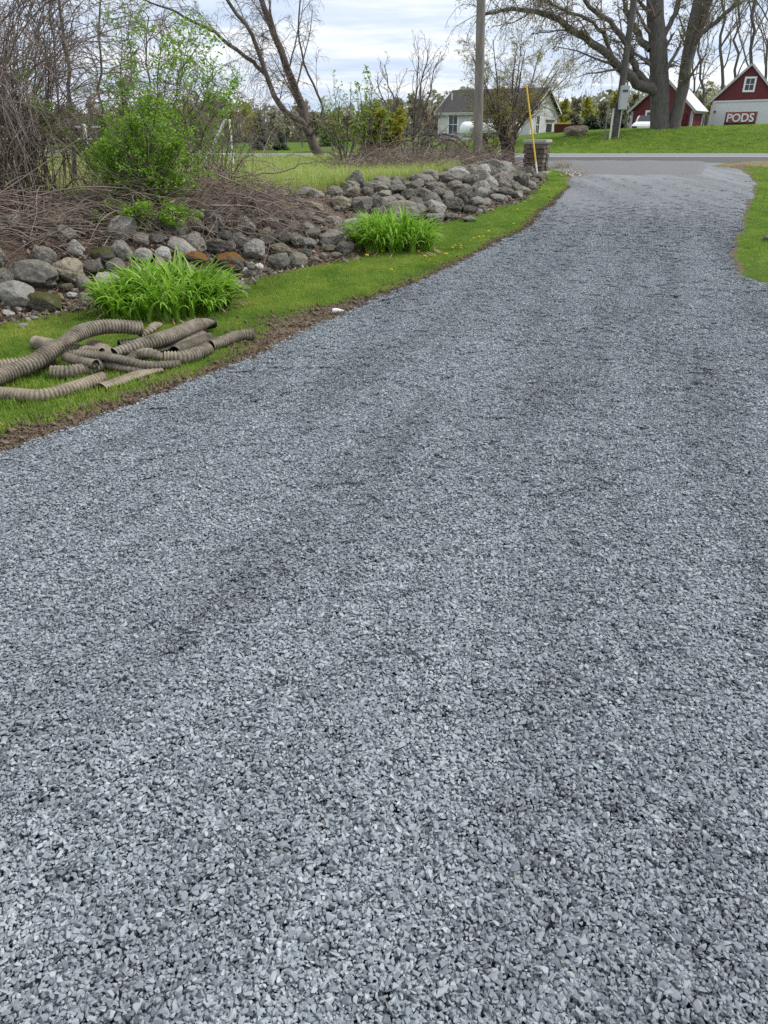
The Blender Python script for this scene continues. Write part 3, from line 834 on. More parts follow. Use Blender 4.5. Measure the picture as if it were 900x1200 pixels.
rr_ = np.random.default_rng(11)
for (px, py, w, h, kind, mi, roll, lab) in HAND:
    p = gnd(px, py + h * .38)
    k = mpp(p[1], p[2])
    a, c = w * k / 2, h * k / 2
    b_ = (a + c) / 2 * rr_.uniform(.85, 1.1)
    pos = p + np.array([0, b_ * .25, c * .62])
    o = rock(pos, (a, b_, c * 1.08), kind, mi, (0, R(roll), R(rr_.uniform(-25, 25))))
    if lab: tag(o, lab, 'rock')
    else: tag(o, 'fieldstone packed in the loose heap between the huge boulder and the stone pillar', 'rock', 'fieldstones of the loose heap by the pillar')
    PLACED.append((pos, (a + c) / 2))

# the rest of the bank, filled until the soil is covered
def along_pt(t, s):
    seg = np.hypot(*(WALL[1:] - WALL[:-1]).T); cum = np.concatenate([[0], np.cumsum(seg)])
    i = int(np.clip(np.searchsorted(cum, t) - 1, 0, len(seg) - 1)); e = (WALL[i + 1] - WALL[i]) / seg[i]
    return WALL[i] + e * (t - cum[i]) + np.array([-e[1], e[0]]) * s
seg = np.hypot(*(WALL[1:] - WALL[:-1]).T); cumw = np.concatenate([[0], np.cumsum(seg)])
PP = np.array([q[0] for q in PLACED]); PR = np.array([q[1] for q in PLACED])
made = 0
for tries in range(6000):
    if made >= 198: break
    t = rr_.uniform(cumw[1] - .5, cumw[13]); right = t > cumw[8]
    s = rr_.uniform(.02, 1.75 if right else 1.45)
    x, y = along_pt(t, s)
    if y > 22.6 or y < 5.5 or x < -9.5: continue
    r = float(np.clip(rr_.lognormal(-2.05, .40), .06, .19 if right else .165)) * (1.05 if right else 1.0) * (.75 if s < .2 else 1)
    z = float(H(x, y)) + r * .25
    q = np.array([x, y, z])
    d = np.linalg.norm(PP - q, axis=1)
    if (d < .70 * (PR + r)).any(): continue
    kind = rr_.choice(['grey', 'dark', 'tan', 'pale', 'mossy'], p=[.50, .18, .15, .14, .03] if not right else [.58, .22, .10, .09, .01])
    o = rock(q, r * rr_.uniform(.8, 1.25, 3) * np.array([1.1, 1, .85]), kind, int(rr_.integers(12)), (rr_.uniform(-.4, .4), rr_.uniform(-.4, .4), rr_.uniform(0, 6.28)))
    if right: tag(o, 'fieldstone packed in the loose heap between the huge boulder and the stone pillar', 'rock', 'fieldstones of the loose heap by the pillar')
    elif t > cumw[5]: tag(o, 'fieldstone filling the bank under the brush pile and twigs', 'rock', 'fieldstones under the brush pile')
    else: tag(o, 'fieldstone filling the bank between the bigger boulders below the green shrub', 'rock', 'fieldstones between the bigger boulders')
    PP = np.vstack([PP, q]); PR = np.append(PR, r); made += 1
print('rocks', len(PR))

# plank-like pale scrap at the end of the bank
p = gnd(10, 369); k = mpp(p[1], p[2])
tag(rock(p + [0, 0, .02], (19 * k / 2, .05, .018), 'white', 6, (0, R(14), R(-20))), 'thin whitish flat splinter of stone in the mossy lawn by the broad flat boulder', 'rock')
# boulder on the bank beyond the road, dark stone in the lawn on the other side
p = at(674, 160, 52); p[2] = float(H(p[0], p[1]))
tag(rock(p + [0, 0, .25], (.78, .6, .42), 'tan', 2, (0, 0, .2), 'lawn_boulder'), 'smooth tan boulder lying on the green bank across the road', 'boulder')
p = gnd(899, 283)
tag(rock(p + [0.05, 0, .03], (.16, .10, .05), 'dark', 5, (0, 0, .2), 'dark_stone'), 'flat dark stone sunk in the lawn across the drive from the rocks', 'rock')

# pale pebbles at the pillar: loose stone nobody could count
VV, FF, off = [], [], 0
for q in range(300):
    px, py = rr_.normal(676, 13), rr_.normal(201, 3.2)
    if px < 648 or py < 193: continue
    p = gnd(px, py)
    cv, cf = chips[rr_.integers(len(chips))]
    s = rr_.uniform(.025, .065)
    VV.append((cv * s) @ rotm(rr_.normal(), rr_.normal(), rr_.uniform(0, 6)).T + p + [0, 0, s * .3]); FF += [[i + off for i in f] for f in cf]; off += len(cv)
o = mesh_obj('pillar_pebbles', np.concatenate(VV), FF, simple('pale pebble', (.36, .32, .265), .85, 9, .4))
tag(o, 'pale pebbles spilled on the gravel at the foot of the stone pillar', 'pebbles', kind='stuff')

# ------------------------------------------------------------------ corrugated drain pipes with a fabric sock
def pipemat(name, lo, hi, dirt):
    m, nt, b = newmat(name)
    f = noise(nt, 9, 6, .7); g = noise(nt, 55, 3, .7)
    c = ramp(nt, mathn(nt, 'ADD', mathn(nt, 'MULTIPLY', f, .65), mathn(nt, 'MULTIPLY', g, .35)), [(.34, dirt), (.47, lo), (.66, hi)])
    nt.links.new(c, b.inputs['Base Color']); b.inputs['Roughness'].default_value = .92; b.inputs['Specular IOR Level'].default_value = .15
    bump(nt, b, g, .5, .004)
    return m
M['sock'] = pipemat('dirty drain sock', (.155, .135, .105), (.31, .275, .22), (.06, .05, .038))
M['sock_pale'] = pipemat('pale drain sock', (.20, .168, .125), (.33, .285, .22), (.085, .068, .048))
M['sock_dark'] = pipemat('mud stained drain sock', (.105, .092, .073), (.21, .187, .15), (.04, .034, .027))

def smooth_path(P, n):
    P = np.array(P, float)
    t = np.linspace(0, len(P) - 1, n); i = np.clip(t.astype(int), 0, len(P) - 2); u = (t - i)[:, None]
    Pm = np.vstack([2 * P[0] - P[1], P, 2 * P[-1] - P[-2]])
    a, b2, c2, d2 = Pm[i], Pm[i + 1], Pm[i + 2], Pm[i + 3]
    return .5 * ((2 * b2) + (c2 - a) * u + (2 * a - 5 * b2 + 4 * c2 - d2) * u ** 2 + (3 * b2 - a - 3 * c2 + d2) * u ** 3)

def drain_pipe(pts, r, mat, label, flat=1.0, squash_at=None):
    r = r * 1.12
    """pts: (px, py, height of the pipe's underside above the ground)"""
    Q = []
    for (px, py, hz) in pts:
        p = gnd(px, py, above=hz + r * flat)
        Q.append(p)
    C0 = smooth_path(Q, 400)
    Ls = np.concatenate([[0], np.cumsum(np.linalg.norm(np.diff(C0, axis=0), axis=1))])
    step = .0043
    s = np.arange(0, Ls[-1], step)
    C = np.stack([np.interp(s, Ls, C0[:, i]) for i in range(3)], -1)
    T = np.gradient(C, axis=0); T /= np.linalg.norm(T, axis=1)[:, None]
    U = np.cross(T, [0, 0, 1.]); U /= np.linalg.norm(U, axis=1)[:, None]; W = np.cross(U, T)
    n = 22; ang = np.arange(n) * 2 * math.pi / n
    wv = np.sin(s / .026 * 2 * math.pi)
    rad = r * (1 + .07 * np.tanh(1.8 * wv) - .06 * (wv < -.5)) * (1 + .05 * wob(s, s * 0, 6, 3))
    fl = flat * (1 + .08 * wob(s, s * 0 + 3, 4, 5))
    if squash_at is not None:
        e = np.minimum(s, Ls[-1] - s) if squash_at == 'ends' else np.abs(s - squash_at * Ls[-1])
        fl = fl * (1 - .5 * np.exp(-(e / .12) ** 2))
    wd = 1 + (1 - fl) * .45
    def ring(rad_, fl_, wd_):
        sag = np.where(np.sin(ang)[None, :] < 0, .92, 1.0)
        return C[:, None, :] + rad_[:, None, None] * (U[:, None, :] * np.cos(ang)[None, :, None] * wd_[:, None, None] + W[:, None, :] * (np.sin(ang)[None, :] * sag)[:, :, None] * fl_[:, None, None])
    V = ring(rad, fl, wd).reshape(-1, 3)
    m = len(s)
    i = np.arange(m - 1)[:, None] * n; j = np.arange(n)[None, :]; j2 = (j + 1) % n
    F = np.stack([i + j, i + j2, i + n + j2, i + n + j], -1).reshape(-1, 4).tolist()
    root = mesh_obj('drain_pipe', V, F, mat, smooth=True)
    tag(root, label, 'drain pipe', 'old drain pipes heaped on the lawn')
    Vi = ring(rad * 0 + r * .86, fl, wd).reshape(-1, 3)
    k = min(60, m)
    for sl in (slice(0, k), slice(m - k, m)):       # the black plastic seen in each open end
        vi = Vi.reshape(m, n, 3)[sl].reshape(-1, 3)
        i2 = np.arange(k - 1)[:, None] * n
        fi = np.stack([i2 + n + j, i2 + n + j2, i2 + j2, i2 + j], -1).reshape(-1, 4).tolist()
        cap0 = (k - 1) * n if sl.start == 0 else 0
        fi.append([cap0 + q for q in range(n)])
        e0 = 0 if sl.start == 0 else (k - 1) * n
        q0 = len(vi); ro = V.reshape(m, n, 3)[0 if sl.start == 0 else m - 1]
        vi = np.vstack([vi, ro])
        fi += [[e0 + a, e0 + (a + 1) % n, q0 + (a + 1) % n, q0 + a] for a in range(n)]
        mesh_obj('pipe_lining', vi, fi, M['black_plastic'], root, smooth=False)
    return root

PIPES = [
 ([(-70, 470, .02), (0, 441, .03), (40, 425, .06), (72, 403, .12), (100, 388, .15), (130, 383, .15), (166, 385, .11)], .056, 'sock', 'long thick drain pipe arching over the whole heap from its open grass end', .95, .62),
 ([(-60, 440, 0), (0, 432, 0), (35, 427, 0), (62, 422, 0)], .058, 'sock_pale', 'pale straight drain pipe lying under the long arching pipe', .95, None),
 ([(-90, 480, 0), (-30, 462, 0), (8, 462, 0), (45, 464, 0), (80, 457, 0), (122, 443, 0)], .043, 'sock_pale', 'thin pale drain pipe curving along the grass nearest the gravel', .95, None),
 ([(42, 402, 0), (62, 406, .0), (90, 412, 0), (120, 415, 0)], .052, 'sock', 'short drain pipe with an open end poking out beside the mossy lawn', .95, None),
 ([(60, 437, 0), (84, 436, 0), (108, 431, .0), (117, 427, .01)], .047, 'sock', 'short drain pipe with a black open mouth under the folded pipe', .95, None),
 ([(112, 427, .06), (84, 421, .075), (80, 417, .08), (92, 415, .085), (115, 417, .08), (140, 421, .07), (170, 428, .03), (196, 428, .01), (210, 427, 0)], .036, 'sock_dark', 'dark drain pipe folded back on itself on top of the heap', .8, None),
 ([(118, 453, 0), (140, 447, 0), (165, 438, 0), (186, 432, 0)], .05, 'sock_pale', 'flattened pale length of drain sock at the edge of the dirt', .42, None),
 ([(134, 413, .05), (165, 405, .07), (200, 394, .08), (242, 377, .05)], .060, 'sock', 'thick straight drain pipe sloping up toward the lily clump with a crushed end', .85, 'ends'),
 ([(140, 406, .0), (170, 402, .0), (205, 391, .01), (240, 385, .01)], .05, 'sock_dark', 'mud stained drain pipe lying beneath the thick straight one', .9, None),
 ([(150, 417, .05), (180, 411, .03), (210, 402, .03), (238, 392, .02)], .041, 'sock', 'middle drain pipe running below the thick straight pipe', .75, .4),
 ([(193, 420, 0), (214, 419, 0), (232, 414, 0), (243, 409, 0)], .048, 'sock', 'short stub of drain pipe between the heap and the dirt strip', .95, None),
 ([(246, 405, 0), (262, 400, 0), (280, 394, 0), (297, 392, 0)], .046, 'sock', 'far end length of drain pipe trailing off into the grass', .9, None),
 ([(108, 404, .02), (118, 408, .02), (126, 413, 0), (140, 418, 0)], .05, 'sock_pale', 'pale kinked drain pipe buried in the middle of the heap', .75, None),
 ([(165, 394, .04), (178, 385, .09), (184, 380, .10)], .04, 'sock_pale', 'upturned drain pipe stub standing at the lily leaves', .55, None),
]
PIPES += [
 ([(118, 424, .02), (135, 428, .02), (152, 432, .01), (168, 433, 0)], .045, 'sock_dark', 'dark crushed drain pipe end under the folded pipe', .6, None),
 ([(150, 424, .02), (162, 416, .05), (176, 414, .07), (188, 419, .03)], .04, 'sock', 'short hooked drain pipe between the folded and the thick straight one', .85, None),
 ([(205, 413, .03), (222, 406, .03), (246, 397, .03)], .046, 'sock_dark', 'dark drain pipe piece pointing at the black coupling', .95, None),
]
for pts, r, mt, lab, fl, sq in PIPES:
    drain_pipe(pts, r, M[mt], lab, fl, sq)
# black bare fitting where the sock has torn off
p0, p1 = gnd(232, 392), gnd(253, 388)
b_ = MB(); n_ = 44
pa = [p0 + (p1 - p0) * t + [0, 0, .075] for t in np.linspace(0, 1, n_)]
b_.tube(pa, [.043 + .004 * math.sin(i * 1.3) for i in range(n_)], 16, cap=False)
o = b_.build('pipe_coupling', M['black_plastic'], smooth=True)
tag(o, 'black ribbed plastic coupling at the end of the heap of pipes', 'pipe coupling')
li = MB(); li.tube([pa[-14], pa[-1]], [.036, .036], 16); li.build('coupling_lining', M['black_plastic'], o)

# ------------------------------------------------------------------ lily clumps
M['lily'] = leafmat('day lily leaf', [(.10, .23, .014), (.17, .35, .025), (.24, .44, .045), (.33, .50, .10)], .4, .4)
def lily_clump(cx, cy, rx, ry, n, L, label, rz=0.0):
    z = float(H(cx, cy))
    root = empty('day_lily_clump', (cx, cy, z)); tag(root, label, 'day lily', 'day lily clumps below the rock bank')
    r = np.random.default_rng(int(abs(cx) * 100)); VV, FF = [], []
    nf = int(n / 9)
    for f in range(nf):
        a = r.uniform(0, 6.28); q = math.sqrt(r.random())
        ux, uy = q * rx * math.cos(a), q * ry * math.sin(a)
        fx, fy = ux * math.cos(rz) - uy * math.sin(rz), ux * math.sin(rz) + uy * math.cos(rz)
        gzz = float(H(cx + fx, cy + fy)) - z
        fan = r.uniform(0, 6.28)
        for k in range(9):
            side = 1 if k % 2 else -1
            da = fan + (0 if side > 0 else math.pi) + r.normal() * .55
            if r.random() < q * .75: da = math.atan2(fy, fx) + r.normal() * .6
            out = np.array([math.cos(da), math.sin(da), 0]); l = L * r.uniform(.6, 1.15) * (1 - .38 * q * q); arch = r.uniform(.5, 1.9)
            w = r.uniform(.014, .025); sd = np.array([-out[1], out[0], 0])
            prev = np.array([fx + r.normal() * .012, fy + r.normal() * .012, gzz]); th = math.pi / 2 - r.uniform(.02, .3); sg = 8
            base = len(VV)
            for s_ in range(sg + 1):
                t = s_ / sg; ww = w * (1 - t ** 2.2) + .0004
                nrm = np.array([-math.sin(th) * out[0], -math.sin(th) * out[1], math.cos(th)])
                VV += [prev - sd * ww + nrm * ww * .5, prev, prev + sd * ww + nrm * ww * .5]
                th -= arch * (.25 + 1.6 * t) / sg * 1.35
                prev = prev + (out * math.cos(th) + np.array([0, 0, math.sin(th)])) * l / sg
                if s_ < sg:
                    b0 = base + s_ * 3
                    FF += [[b0, b0 + 1, b0 + 4, b0 + 3], [b0 + 1, b0 + 2, b0 + 5, b0 + 4]]
    mesh_obj('leaves', np.array(VV), FF, M['lily'], root, smooth=True)
    # last year's dead straps round the foot
    VV, FF = [], []
    for k in range(60):
        a = r.uniform(0, 6.28); x0, y0 = rx * math.cos(a) * r.uniform(.8, 1.1), ry * math.sin(a) * r.uniform(.8, 1.1)
        d = np.array([math.cos(a + r.normal()), math.sin(a + r.normal()), 0]); sd = np.array([-d[1], d[0], 0]) * .006
        pts = [np.array([x0, y0, .02]) + d * .2 * t + [0, 0, .03 * math.sin(t * 3)] for t in (0, .5, 1)]
        for p in pts: p[2] += float(H(cx + p[0], cy + p[1])) - z
        b0 = len(VV)
        for p in pts: VV += [p - sd, p + sd]
        FF += [[b0, b0 + 1, b0 + 3, b0 + 2], [b0 + 2, b0 + 3, b0 + 5, b0 + 4]]
    mesh_obj('dead_leaves', np.array(VV), FF, M['dry_blade'], root)
p = gnd(197, 366); lily_clump(p[0] - .03, p[1] + .14, .62, .56, 1050, .60, 'nearer day lily clump, right behind the heap of drain pipes', .1)
p = gnd(462, 293); lily_clump(p[0], p[1] + .15, .56, .56, 950, .66, 'farther day lily clump, in front of the huge grey boulder', .1)

# ------------------------------------------------------------------ white scrap on the dirt, dandelions
p = gnd(394, 368)
mb = MB(); mb.tube([p + [-.035, 0, .03], p + [.0, .0, .032], p + [.05, .01, .03]], [.022, .026, .015], 10)
o = mb.build('plastic_cap', M['dull_white'], smooth=True, bevel=.003); tag(o, 'small white plastic pipe cap lying on the dirt strip', 'pipe cap')
mb = MB(); mb.tube([p + [.05, .01, .03], p + [.075, .015, .03]], [.009, .007], 8); mb.build('cap_spigot', M['dull_white'], o)
M['dandelion'] = simple('dandelion yellow', (.78, .55, .02), .7, 90, .2, bmp=0)
M['stalk'] = simple('flower stalk green', (.10, .20, .03), .6, 30, .2, bmp=0)
fl = MB()
for k in range(3):
    for j in range(14):
        a = j * 2 * math.pi / 14 + k * .2; r_ = .022 - .006 * k
        d = np.array([math.cos(a), math.sin(a), 0]); s = np.array([-d[1], d[0], 0]) * .0042
        fl.add([d * .002 - s + [0, 0, .07 + .002 * k], d * .002 + s + [0, 0, .07 + .002 * k], d * r_ + s + [0, 0, .073 + .005 * k], d * r_ - s + [0, 0, .073 + .005 * k]], [(0, 1, 2, 3)])
st = MB(); st.tube([(0, 0, 0), (.004, 0, .04), (0, 0, .07)], [.002, .002, .0025], 5)
fo = fl.build('dandelion', M['dandelion']); so = st.build('stalk', M['stalk'], fo)
DP = [(430, 305), (447, 300), (455, 309), (490, 299), (497, 306), (507, 303), (516, 300), (524, 303), (531, 298), (538, 301), (545, 297), (552, 293), (560, 291), (566, 294), (571, 287), (578, 283), (585, 281), (520, 296), (541, 293), (480, 312), (536, 290), (556, 284), (590, 274), (601, 266), (572, 276), (512, 312), (470, 318), (605, 250), (615, 240), (548, 303), (528, 310), (565, 282), (460, 322), (437, 318)]
DP += [(634, 226), (643, 216), (620, 248), (631, 238)]
for i, (px, py) in enumerate(DP):
    p = gnd(px, py)
    if xl(p[1]) - p[0] < .12: p[0] = float(xl(p[1])) - .15 - .3 * rr_.random()
    p[2] = float(H(p[0], p[1]))
    o = fo if i == 0 else fo.copy()
    if i: link(o); c_ = so.copy(); link(c_, o)
    o.location = tuple(p); o.rotation_euler = (R(-12), 0, rr_.uniform(0, 6)); o.scale = (rr_.uniform(.7, 1.0),) * 3
    tag(o, 'yellow dandelion in the lawn strip beside the gravel', 'dandelion', 'dandelions in the lawn strip')
for i, (px, py) in enumerate([(781, 171), (722, 165), (838, 155), (829, 168), (730, 168), (745, 166), (874, 153), (870, 158), (762, 174), (770, 161), (661, 173), (806, 170), (859, 172), (885, 168)]):
    p = gnd(px, py, 200)
    o = fo.copy(); link(o); c_ = so.copy(); link(c_, o)
    o.location = tuple(p[:2]) + (float(H(p[0], p[1])) + .05,); o.scale = (2.0,) * 3; o.rotation_euler = (R(-15), 0, i)
    tag(o, 'yellow dandelion on the green bank beyond the road', 'dandelion', 'dandelions on the far bank')

# dead ornamental grass by the pillar
p = gnd(659, 199)
v, f = tuft(140, .34, .004, .13, np.random.default_rng(3), 1.2)
o = mesh_obj('grass_clump', v, f, M['dry_blade']); o.location = (p[0], p[1] + .25, float(H(p[0], p[1])) + .01)
tag(o, 'dead reddish tan clump of ornamental grass beside the stone pillar', 'grass clump')
# ------------------------------------------------------------------ utility poles
def sidingmat(name, col, pitch, axis_='Z', depth=.5):
    m, nt, b = newmat(name)
    tc = nt.nodes.new('ShaderNodeTexCoord'); sp = nt.nodes.new('ShaderNodeSeparateXYZ'); nt.links.new(tc.outputs['Object'], sp.inputs[0])
    if axis_ == 'Z': v = sp.outputs[2]
    else: v = mathn(nt, 'ADD', sp.outputs[0], sp.outputs[1])
    saw = mathn(nt, 'FRACT', mathn(nt, 'DIVIDE', v, pitch))
    f = noise(nt, 2.5, 5, .65, stretch=(1, 1, 3) if axis_ != 'Z' else (1, 1, 1))
    c = ramp(nt, f, [(.3, tuple(x * .82 for x in col)), (.7, tuple(min(1, x * 1.08) for x in col))])
    groove = ramp(nt, saw, [(0, (.45, .45, .45)), (.09, (1, 1, 1))])
    c = mixc(nt, 1.0, c, groove, 'MULTIPLY')
    nt.links.new(c, b.inputs['Base Color']); b.inputs['Roughness'].default_value = .6
    bump(nt, b, saw, depth, .02)
    return m
M['red_board'] = sidingmat('red vertical barn boards', (.118, .010, .016), .22, 'X')
M['white_siding'] = sidingmat('white clapboard', (.62, .63, .64), .115, 'Z')

bx, by = at(560, 190, 24)[0], 24.0
zb = float(H(bx, by)); lean = Vector((-.035, 0, 1)).normalized()
root = empty('utility_pole', (bx, by, zb)); tag(root, 'weathered grey wooden utility pole rising behind the loose rock heap', 'utility pole')
mb = MB(); n_ = 14
mb.tube([Vector((0, 0, -.2)) + lean * (t * 10.2) for t in np.linspace(0, 1, n_)], np.linspace(.138, .105, n_), 18)
mb.build('pole_shaft', M['pole_wood'], root, smooth=True)
mb = MB(); mb.box(lean * 9.4, (2.2, .1, .12)); mb.build('cross_arm', M['pole_wood'], root)
POLE_TOP = Vector((bx, by, zb)) + lean * 8.6

# guy wire with its yellow guard
A = Vector(gnd(630, 207)); A.z = float(H(A.x, A.y))
# a point of the wire above the anchor, as seen against the sky
best = None
for yy in np.arange(A.y - .5, A.y + 2.5, .02):
    q = Vector(at(617, 100, yy)); d = (q - A)
    tgt = POLE_TOP - A
    s = d.angle(tgt)
    if best is None or s < best[0]: best = (s, q)
dirw = (best[1] - A).normalized()
root = empty('guy_wire', A); tag(root, 'steel guy wire in a leaning yellow plastic guard beside the stone pillar', 'guy wire')
Lw = (POLE_TOP - A).length
mb = MB(); mb.tube([Vector((0, 0, -.1)), dirw * Lw], [.006, .006], 6); mb.build('cable', M['cable'], root)
Lg = (best[1] - A).length
mb = MB(); mb.tube([dirw * .36, dirw * (Lg * .55), dirw * Lg], [.021, .02, .02], 12); mb.build('yellow_guard', M['yellow'], root, smooth=True)
mb = MB(); mb.tube([dirw * .0, dirw * .37], [.022, .024], 12); mb.build('anchor_sleeve', M['dull_white'], root, smooth=True)

# the dark pole with the meter cabinet, over the road
pb = at(721, 158, 49.6); pb[2] = float(H(pb[0], pb[1]))
root = empty('service_pole', pb); tag(root, 'dark wooden service pole carrying a grey meter cabinet across the road', 'utility pole')
mb = MB(); mb.tube([(0, 0, -.3), (.02, 0, 4), (.06, 0, 11)], [.215, .19, .15], 16); mb.build('pole_shaft', M['pole_dark'], root, smooth=True)
mb = MB(); mb.box((.12, -.32, 2.15), (.50, .28, 1.25)); cb = mb.build('meter_cabinet', M['grey_metal'], root, bevel=.03)
mb = MB(); mb.box((.12, -.475, 2.5), (.30, .03, .12)); mb.build('cabinet_window', M['glass'], cb)
mb = MB(); mb.box((-.34, -.12, 1.75), (.2, .2, .34)); mb.build('junction_box', M['pole_dark'], root, bevel=.02)
mb = MB(); mb.tube([(-.34, -.2, -.1), (-.36, -.2, 1.6)], [.06, .06], 8); mb.tube([(.12, -.3, -.1), (.12, -.3, 1.5)], [.035, .035], 8); mb.build('conduit', M['grey_metal'], root)
for dx, hh in ((-.62, 1.9), (-.30, 1.5)):
    q = pb + [dx - .1, -.3, 0]
    o = empty('marker_post', (q[0], q[1], float(H(q[0], q[1]))))
    tag(o, 'thin weathered wooden stake standing beside the dark service pole' if hh > 1.7 else 'short pale stake right at the foot of the dark service pole', 'post')
    mb = MB(); mb.box((0, 0, hh / 2 - .05), (.09, .06, hh)); mb.build('stake', M['pole_wood'] if hh > 1.7 else M['dull_white'], o, bevel=.008)

# ------------------------------------------------------------------ stone pillar
m, nt, b = newmat('pillar stone')
g = nt.nodes.new('ShaderNodeNewGeometry')
c = ramp(nt, g.outputs['Random Per Island'], [(0, (.055, .044, .036)), (.3, (.105, .078, .058)), (.55, (.15, .12, .09)), (.8, (.20, .155, .11)), (1, (.085, .08, .075))])
f = noise(nt, 14, 6, .7)
c = mixc(nt, mathn(nt, 'MULTIPLY', f, .6), c, (.06, .055, .05))
nt.links.new(c, b.inputs['Base Color']); b.inputs['Roughness'].default_value = .9; bump(nt, b, f, .7, .03)
M['pillar_stone'] = m
p = gnd(628.5, 204); p[1] += .55; p[0] += .06; p[2] = float(H(p[0], p[1]))
root = empty('stone_pillar', p, R(-27)); tag(root, 'square stacked-stone gate pillar with a flat slab cap at the mouth of the drive', 'pillar')
mb = MB(); hw = .27; z = -.05; rp = np.random.default_rng(5)
while z < .72:
    hc = rp.uniform(.07, .15); hc = min(hc, .76 - z)
    for sidei in range(4):
        u = -hw
        while u < hw - .02:
            w = min(rp.uniform(.14, .34), hw - u)
            if hw - u - w < .07: w = hw - u
            pr = rp.uniform(-.015, .03); rzz = sidei * math.pi / 2
            lx, ly = u + w / 2, -(hw - .07) - pr
            cx_, cy_ = lx * math.cos(rzz) - ly * math.sin(rzz), lx * math.sin(rzz) + ly * math.cos(rzz)
            # a stone as a slightly irregular block
            q = MB(); q.box((0, 0, 0), (w - .014, .16, hc - .012))
            q.V = [tuple(np.array(v) * (1 + rp.uniform(-.06, .06, 3))) for v in q.V]
            q.V = [(v[0] * math.cos(rzz) - v[1] * math.sin(rzz) + cx_, v[0] * math.sin(rzz) + v[1] * math.cos(rzz) + cy_, v[2] + z + hc / 2) for v in q.V]
            mb.add(q.V, q.F); u += w
    z += hc
mb.build('stone_facing', M['pillar_stone'], root, bevel=.009)
mb = MB(); mb.box((0, 0, .33), (.47, .47, .80)); mb.build('mortar_core', simple('mortar', (.10, .09, .08), .95, 20, .2), root)
mb = MB(); mb.box((0, 0, .805), (.66, .66, .08)); mb.build('cap_slab', simple('bluestone cap', (.36, .36, .35), .85, 7, .15), root, bevel=.012)
mb = MB(); mb.box((.05, -.03, -.02), (.84, .84, .12)); mb.build('footing', simple('footing concrete', (.3, .28, .25), .9, 12, .15), root, bevel=.02)

# ------------------------------------------------------------------ gabled buildings
def gable(name, loc, rz, W, D, h, rise, wallmat, roofmat, label, cat, over=.25, trim='white_paint', below=.8):
    root = empty(name, loc, rz); tag(root, label, cat)
    mb = MB(); a = W / 2; d = D / 2
    mb.prism([(-a, -d, -below), (a, -d, -below), (a, -d, h), (0, -d, h + rise), (-a, -d, h)], (0, D, 0))
    wall = mb.build('wall', wallmat, root)
    sl = math.hypot(a, rise); nx_, nz_ = rise / sl, a / sl; th = .10
    rf = MB(); tr = MB()
    for s in (-1, 1):
        top = np.array([0, 0, h + rise]); bot = np.array([s * a, 0, h]); e = (bot - top) / sl
        bo = bot + e * over * 1.2; nrm = np.array([s * nx_, 0, nz_])
        poly = [top + nrm * .02, bo + nrm * .02, bo + nrm * (.02 + th), top + nrm * (.02 + th) + [0, 0, .0]]
        rf.prism([q + [0, -d - over, 0] for q in poly], (0, D + 2 * over, 0))
        for yy in (-d - over - .035, d + over + .003):
            tr.prism([top + nrm * .125 + [0, yy, 0], bo + nrm * .125 + [0, yy, 0], bo - nrm * .03 + [0, yy, 0], top - nrm * .03 + [0, yy, 0]], (0, .032, 0))
        tr.prism([bo + nrm * .11 + e * .003 + [0, -d - over, 0], bo + nrm * .11 + e * .035 + [0, -d - over, 0], bo - nrm * .10 + e * .035 + [0, -d - over, 0], bo - nrm * .10 + e * .003 + [0, -d - over, 0]], (0, D + 2 * over, 0))
    roof = rf.build('roof', roofmat, root)
    tr.build('fascia', M[trim], roof)
    for sx in (-1, 1):
        for sy in (-1, 1):
            q = MB(); q.box((sx * (a - .06), sy * (d + .018), (h - below) / 2 - .03), (.16, .03, h + below - .1))
            q.build('corner_board', M[trim], root)
            q = MB(); q.box((sx * (a + .018), sy * (d - .045), (h - below) / 2 - .03), (.03, .16, h + below - .1))
            q.build('corner_board', M[trim], root)
    return root
def window(root, c, w, hgt, face='-y', cols=2, rows=2, fw=.12):
    """a trimmed sash: frame, sash bars and pane"""
    mb = MB(); sash = MB(); pane = MB()
    def P3(u, v, o): return {'-y': (c[0] + u, c[1] - o, c[2] + v), '+x': (c[0] + o, c[1] + u, c[2] + v), '-x': (c[0] - o, c[1] + u, c[2] + v)}[face]
    def D3(u, v, o): return (u, o, v) if face == '-y' else (o, u, v)
    for u in (-1, 1): mb.box(P3(u * (w / 2 + fw / 2), 0, .03), D3(fw, hgt + 2 * fw, .06))
    for v in (-1, 1): mb.box(P3(0, v * (hgt / 2 + fw / 2), .03), D3(w - .002, fw, .06))
    f = mb.build('window', M['white_paint'], root)
    pane.box(P3(0, 0, .012), D3(w - .004, hgt - .004, .01)); pane.build('pane', M['glass'], f)
    for i in range(1, cols): sash.box(P3(-w / 2 + w * i / cols, 0, .026), D3(.035, hgt - .006, .014))
    for i in range(1, rows): sash.box(P3(0, -hgt / 2 + hgt * i / rows, .028), D3(w - .006, .045, .016))
    if sash.V: sash.build('sash_bar', M['white_paint'], f)
    return f

# white house
rzh = R(58.4)
L_, W_ = 8.9, 6.4; hh = 2.75
corner = at(620, 165, 70); zb = .62
d_ = np.array([math.cos(rzh), math.sin(rzh)]); e_ = np.array([-math.sin(rzh), math.cos(rzh)])
